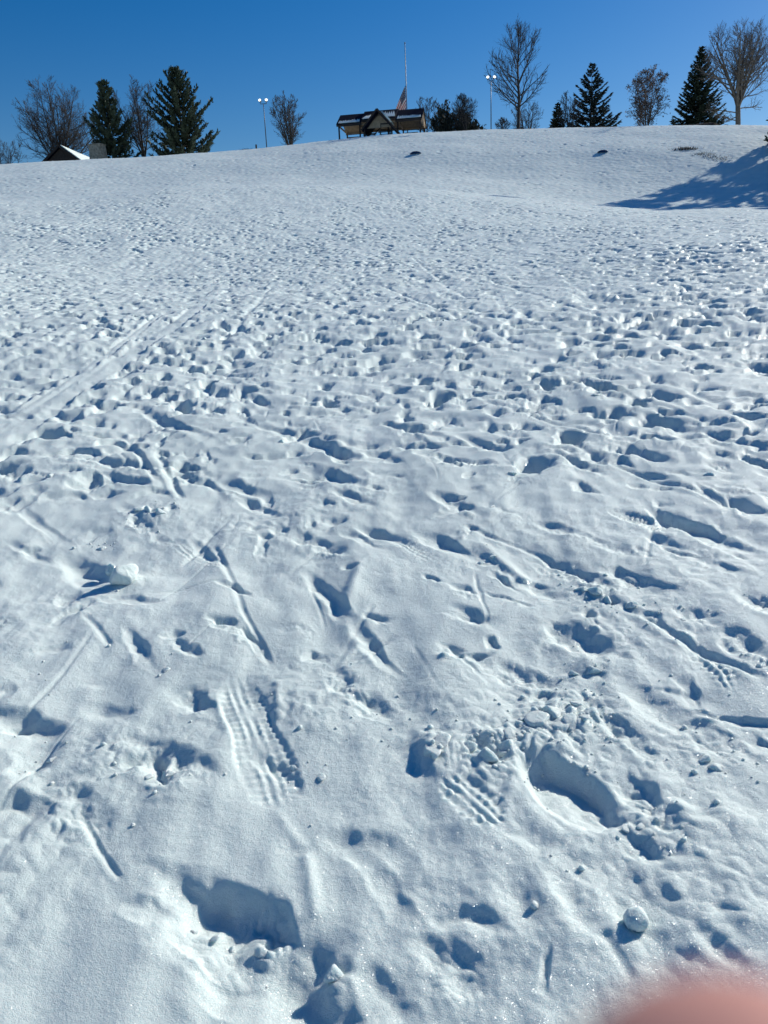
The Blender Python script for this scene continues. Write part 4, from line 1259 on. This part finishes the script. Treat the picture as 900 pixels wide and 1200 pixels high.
for f in bm.faces: f.smooth = True
m_ = bpy.data.meshes.new('snow_ball'); bm.to_mesh(m_); bm.free(); m_.materials.append(M_SNOW)
protos.append(m_)
first_clod = None
def clod(px, py, size_px, label, group, flat=.7, sink=.4, name='snow_clod', k=None):
    global first_clod
    x, y = ground_at(px, py)
    dd = math.sqrt(x * x + y * y + 1.5 ** 2)
    r = .78 * size_px / 2 / (FPX / (dd * .97))
    me_ = protos[random.randrange(6) if k is None else k]
    if first_clod is None:
        o = bpy.data.objects.new(name, me_); first_clod = o
    else:
        o = first_clod.copy(); o.data = me_
    C.objects.link(o)
    o.scale = (r * random.uniform(.85, 1.2), r * random.uniform(.85, 1.2), r * flat * random.uniform(.85, 1.15))
    o.rotation_euler = (random.uniform(-.4, .4), random.uniform(-.4, .4), random.uniform(0, 6.28))
    o.location = (x, y, surf_z(x, y) + r * flat * (1 - 2 * sink) * .8)
    if 'group' in o: del o['group']
    return tag(o, label, 'snow lump', group)
clod(745, 1082, 28, 'round snow ball alone on smooth snow above the fingertip', None, .95, .15, k=6)
clod(146, 686, 34, 'upright chunk of snow on the right rim of the deep hole at left', None, 1.1, .25)
clod(131, 672, 22, 'smaller chunk of snow leaning in the deep hole at left', None, 1.0, .25)
clod(570, 896, 24, 'broken snow lump at the upper left of the big smooth boot hole', None, .9, .2)
clod(391, 1138, 20, 'snow lump lying on the bright rim right of the lowest hole', None, .9, .2)
for q in ((226, 1080, 9), (250, 1088, 11), (270, 1098, 8), (304, 1108, 13)):
    clod(*q, 'sunlit snow lump standing up in the large shaded hole at bottom left', 'snow lumps in the large shaded hole', .9, .4)
GRP = {
    'rubble': ('white lump of broken snow in the crumbled heap above the big boot hole', 'snow lumps in the crumbled heap',
               [(505, 890, 22), (520, 882, 24), (515, 868, 14), (548, 880, 18), (590, 885, 14), (617, 862, 20), (632, 850, 24), (648, 838, 26), (662, 832, 22), (655, 858, 24), (672, 850, 20), (640, 872, 16),
                (683, 845, 14), (692, 838, 18), (665, 872, 14), (610, 845, 12), (600, 868, 16), (700, 852, 12), (628, 838, 14), (676, 826, 14), (560, 870, 12), (580, 908, 12)]),
    'kicked': ('small kicked up snow lump beside the boot prints at right', 'snow lumps by the right boot prints',
               [(672, 785, 14), (692, 783, 18), (700, 786, 12), (712, 703, 14), (698, 697, 18), (725, 708, 14), (740, 712, 16), (682, 692, 14), (795, 733, 16), (800, 728, 10), (893, 780, 14), (884, 790, 10),
                (578, 658, 12), (562, 664, 12), (742, 958, 14), (752, 966, 12), (735, 968, 10), (808, 880, 20), (826, 886, 16), (840, 894, 18), (852, 900, 12), (760, 948, 10)]),
    'left': ('small crumbled snow lump around the boot holes at left', 'snow lumps by the left boot holes',
             [(175, 602, 16), (188, 606, 20), (198, 602, 14), (165, 600, 12), (120, 640, 12), (186, 910, 14), (172, 915, 12), (200, 912, 12), (182, 898, 10), (195, 790, 10), (345, 900, 12), (360, 880, 12), (375, 915, 12), (412, 812, 10), (88, 790, 10), (60, 890, 12)]),
    'far': ('clod of snow lying among the boot prints halfway up the slope', 'snow lumps halfway up the slope',
            [(621, 308, 9), (628, 312, 8), (632, 308, 6), (660, 318, 9), (575, 600, 10), (640, 430, 7), (700, 470, 8), (330, 520, 8), (480, 470, 8), (560, 455, 7), (240, 400, 6), (120, 420, 6), (520, 380, 6),
             (780, 410, 7), (860, 440, 7), (60, 560, 10), (410, 420, 7), (360, 480, 8), (600, 560, 10), (830, 560, 9)])}
for lab, grp, pts in GRP.values():
    for q_, (a, b_, s) in enumerate(pts):
        if q_ % 3 != 2: clod(a, b_, s * 1.15, lab, grp, .75, .66)
# fine crumbs round the clods
b = MB(); rnd = random.Random(9)
cen = [p for g in GRP.values() for p in g[2] if p[1] > 590] + [(p[0], p[1], 14) for p in ((160, 690, 0), (225, 925, 0), (660, 985, 0), (795, 980, 0), (430, 850, 0), (900, 905, 0), (330, 1190, 0))]
ico = [(0, 0, 1), (.89, 0, .45), (.28, .85, .45), (-.72, .53, .45), (-.72, -.53, .45), (.28, -.85, .45), (.72, .53, -.45), (-.28, .85, -.45), (-.89, 0, -.45), (-.28, -.85, -.45), (.72, -.53, -.45), (0, 0, -1)]
icf = [(0, 1, 2), (0, 2, 3), (0, 3, 4), (0, 4, 5), (0, 5, 1), (1, 6, 2), (2, 7, 3), (3, 8, 4), (4, 9, 5), (5, 10, 1), (6, 7, 2), (7, 8, 3), (8, 9, 4), (9, 10, 5), (10, 6, 1), (11, 7, 6), (11, 8, 7), (11, 9, 8), (11, 10, 9), (11, 6, 10)]
cg_ = [ground_at(p[0], p[1]) for p in cen]
for k in range(300):
    cx, cy = rnd.choice(cg_)
    x, y = cx + rnd.gauss(0, .09), cy + rnd.gauss(0, .10)
    r = min(.011, .002 + abs(rnd.gauss(0, .0032)))
    z = surf_z(x, y) + r * .15
    q = Euler((rnd.uniform(0, 6), rnd.uniform(0, 6), 0)).to_matrix()
    b.add([Vector((x, y, z)) + q @ Vector(p) * r * rnd.uniform(.75, 1.25) for p in ico], icf)
o = b.build('snow_crumbs', M_SNOW, None, True)
tag(o, 'fine white crumbs of snow scattered round the boot prints', 'snow', kind='stuff')

# ------------------------------------------------------------------ the hand whose fingertip reaches in front of the lens
def hand():
    # camera frame: x right, y up, -z ahead (metres)
    pts, rad, edges = [], [], []
    def add(p, r, prev=None):
        pts.append(p); rad.append(r)
        if prev is not None: edges.append((prev, len(pts) - 1))
        return len(pts) - 1
    wrist = add((.105, -.230, .010), .027)
    palm0 = add((.092, -.190, .006), .026, wrist)
    palm = add((.078, -.155, .000), .022, palm0)
    fore = add((.135, -.310, .030), .032, wrist)
    def finger(root, chain):
        k = root
        for p, r in chain: k = add(p, r, k)
    k1 = add((.062, -.128, -.012), .0125, palm)
    finger(k1, [((.046, -.096, -.030), .0100), ((.029, -.060, -.036), .0105), ((.0174, -.0350, -.0335), .0108), ((.0115, -.0207, -.0295), .0098)])
    k2 = add((.074, -.124, -.016), .0125, palm)
    finger(k2, [((.066, -.098, -.050), .0098), ((.058, -.092, -.074), .0088), ((.049, -.094, -.082), .0078)])
    k3 = add((.087, -.126, -.014), .012, palm)
    finger(k3, [((.083, -.104, -.048), .0094), ((.075, -.102, -.070), .0084), ((.066, -.106, -.077), .0074)])
    k4 = add((.099, -.133, -.010), .011, palm)
    finger(k4, [((.099, -.116, -.038), .0084), ((.092, -.116, -.055), .0074), ((.084, -.120, -.060), .0066)])
    t1 = add((.070, -.168, .022), .0135, palm0)
    finger(t1, [((.050, -.142, .036), .0115), ((.034, -.118, .036), .0100), ((.024, -.100, .030), .0085)])
    me = bpy.data.meshes.new('hand')
    me.from_pydata([tuple(p) for p in pts], edges, [])
    me.update()
    o = bpy.data.objects.new('hand', me)
    C.objects.link(o)
    sk = o.modifiers.new('skin', 'SKIN')
    sk.use_smooth_shade = True
    if not me.skin_vertices: bpy.context.view_layer.objects.active = o
    for i, v in enumerate(me.skin_vertices[0].data):
        v.radius = (rad[i], rad[i])
        v.use_root = (i == 0)
    sb = o.modifiers.new('smooth', 'SUBSURF'); sb.levels = 2; sb.render_levels = 2
    me.materials.append(M_SKIN)
    o.matrix_world = CAM_M
    tag(o, 'out of focus fingertip of a hand at the lower right corner', 'hand')
    # nail of the raised finger and the sleeve
    b = MB()
    b.tube([(.0172, -.0365, -.0404), (.0160, -.0330, -.0398), (.0150, -.0295, -.0385)], [.0025, .0040, .0025], 10)
    nl = b.build('fingernail', M_NAIL, o, True)
    b = MB()
    b.tube([(.112, -.248, .014), (.128, -.290, .025), (.150, -.350, .045), (.20, -.47, .09)], [.036, .041, .045, .055], 16, False)
    sv_ = b.build('sleeve', M_SLEEVE, o, True)
    s_ = sv_.modifiers.new('thickness', 'SOLIDIFY'); s_.thickness = .003
    return o
hand()
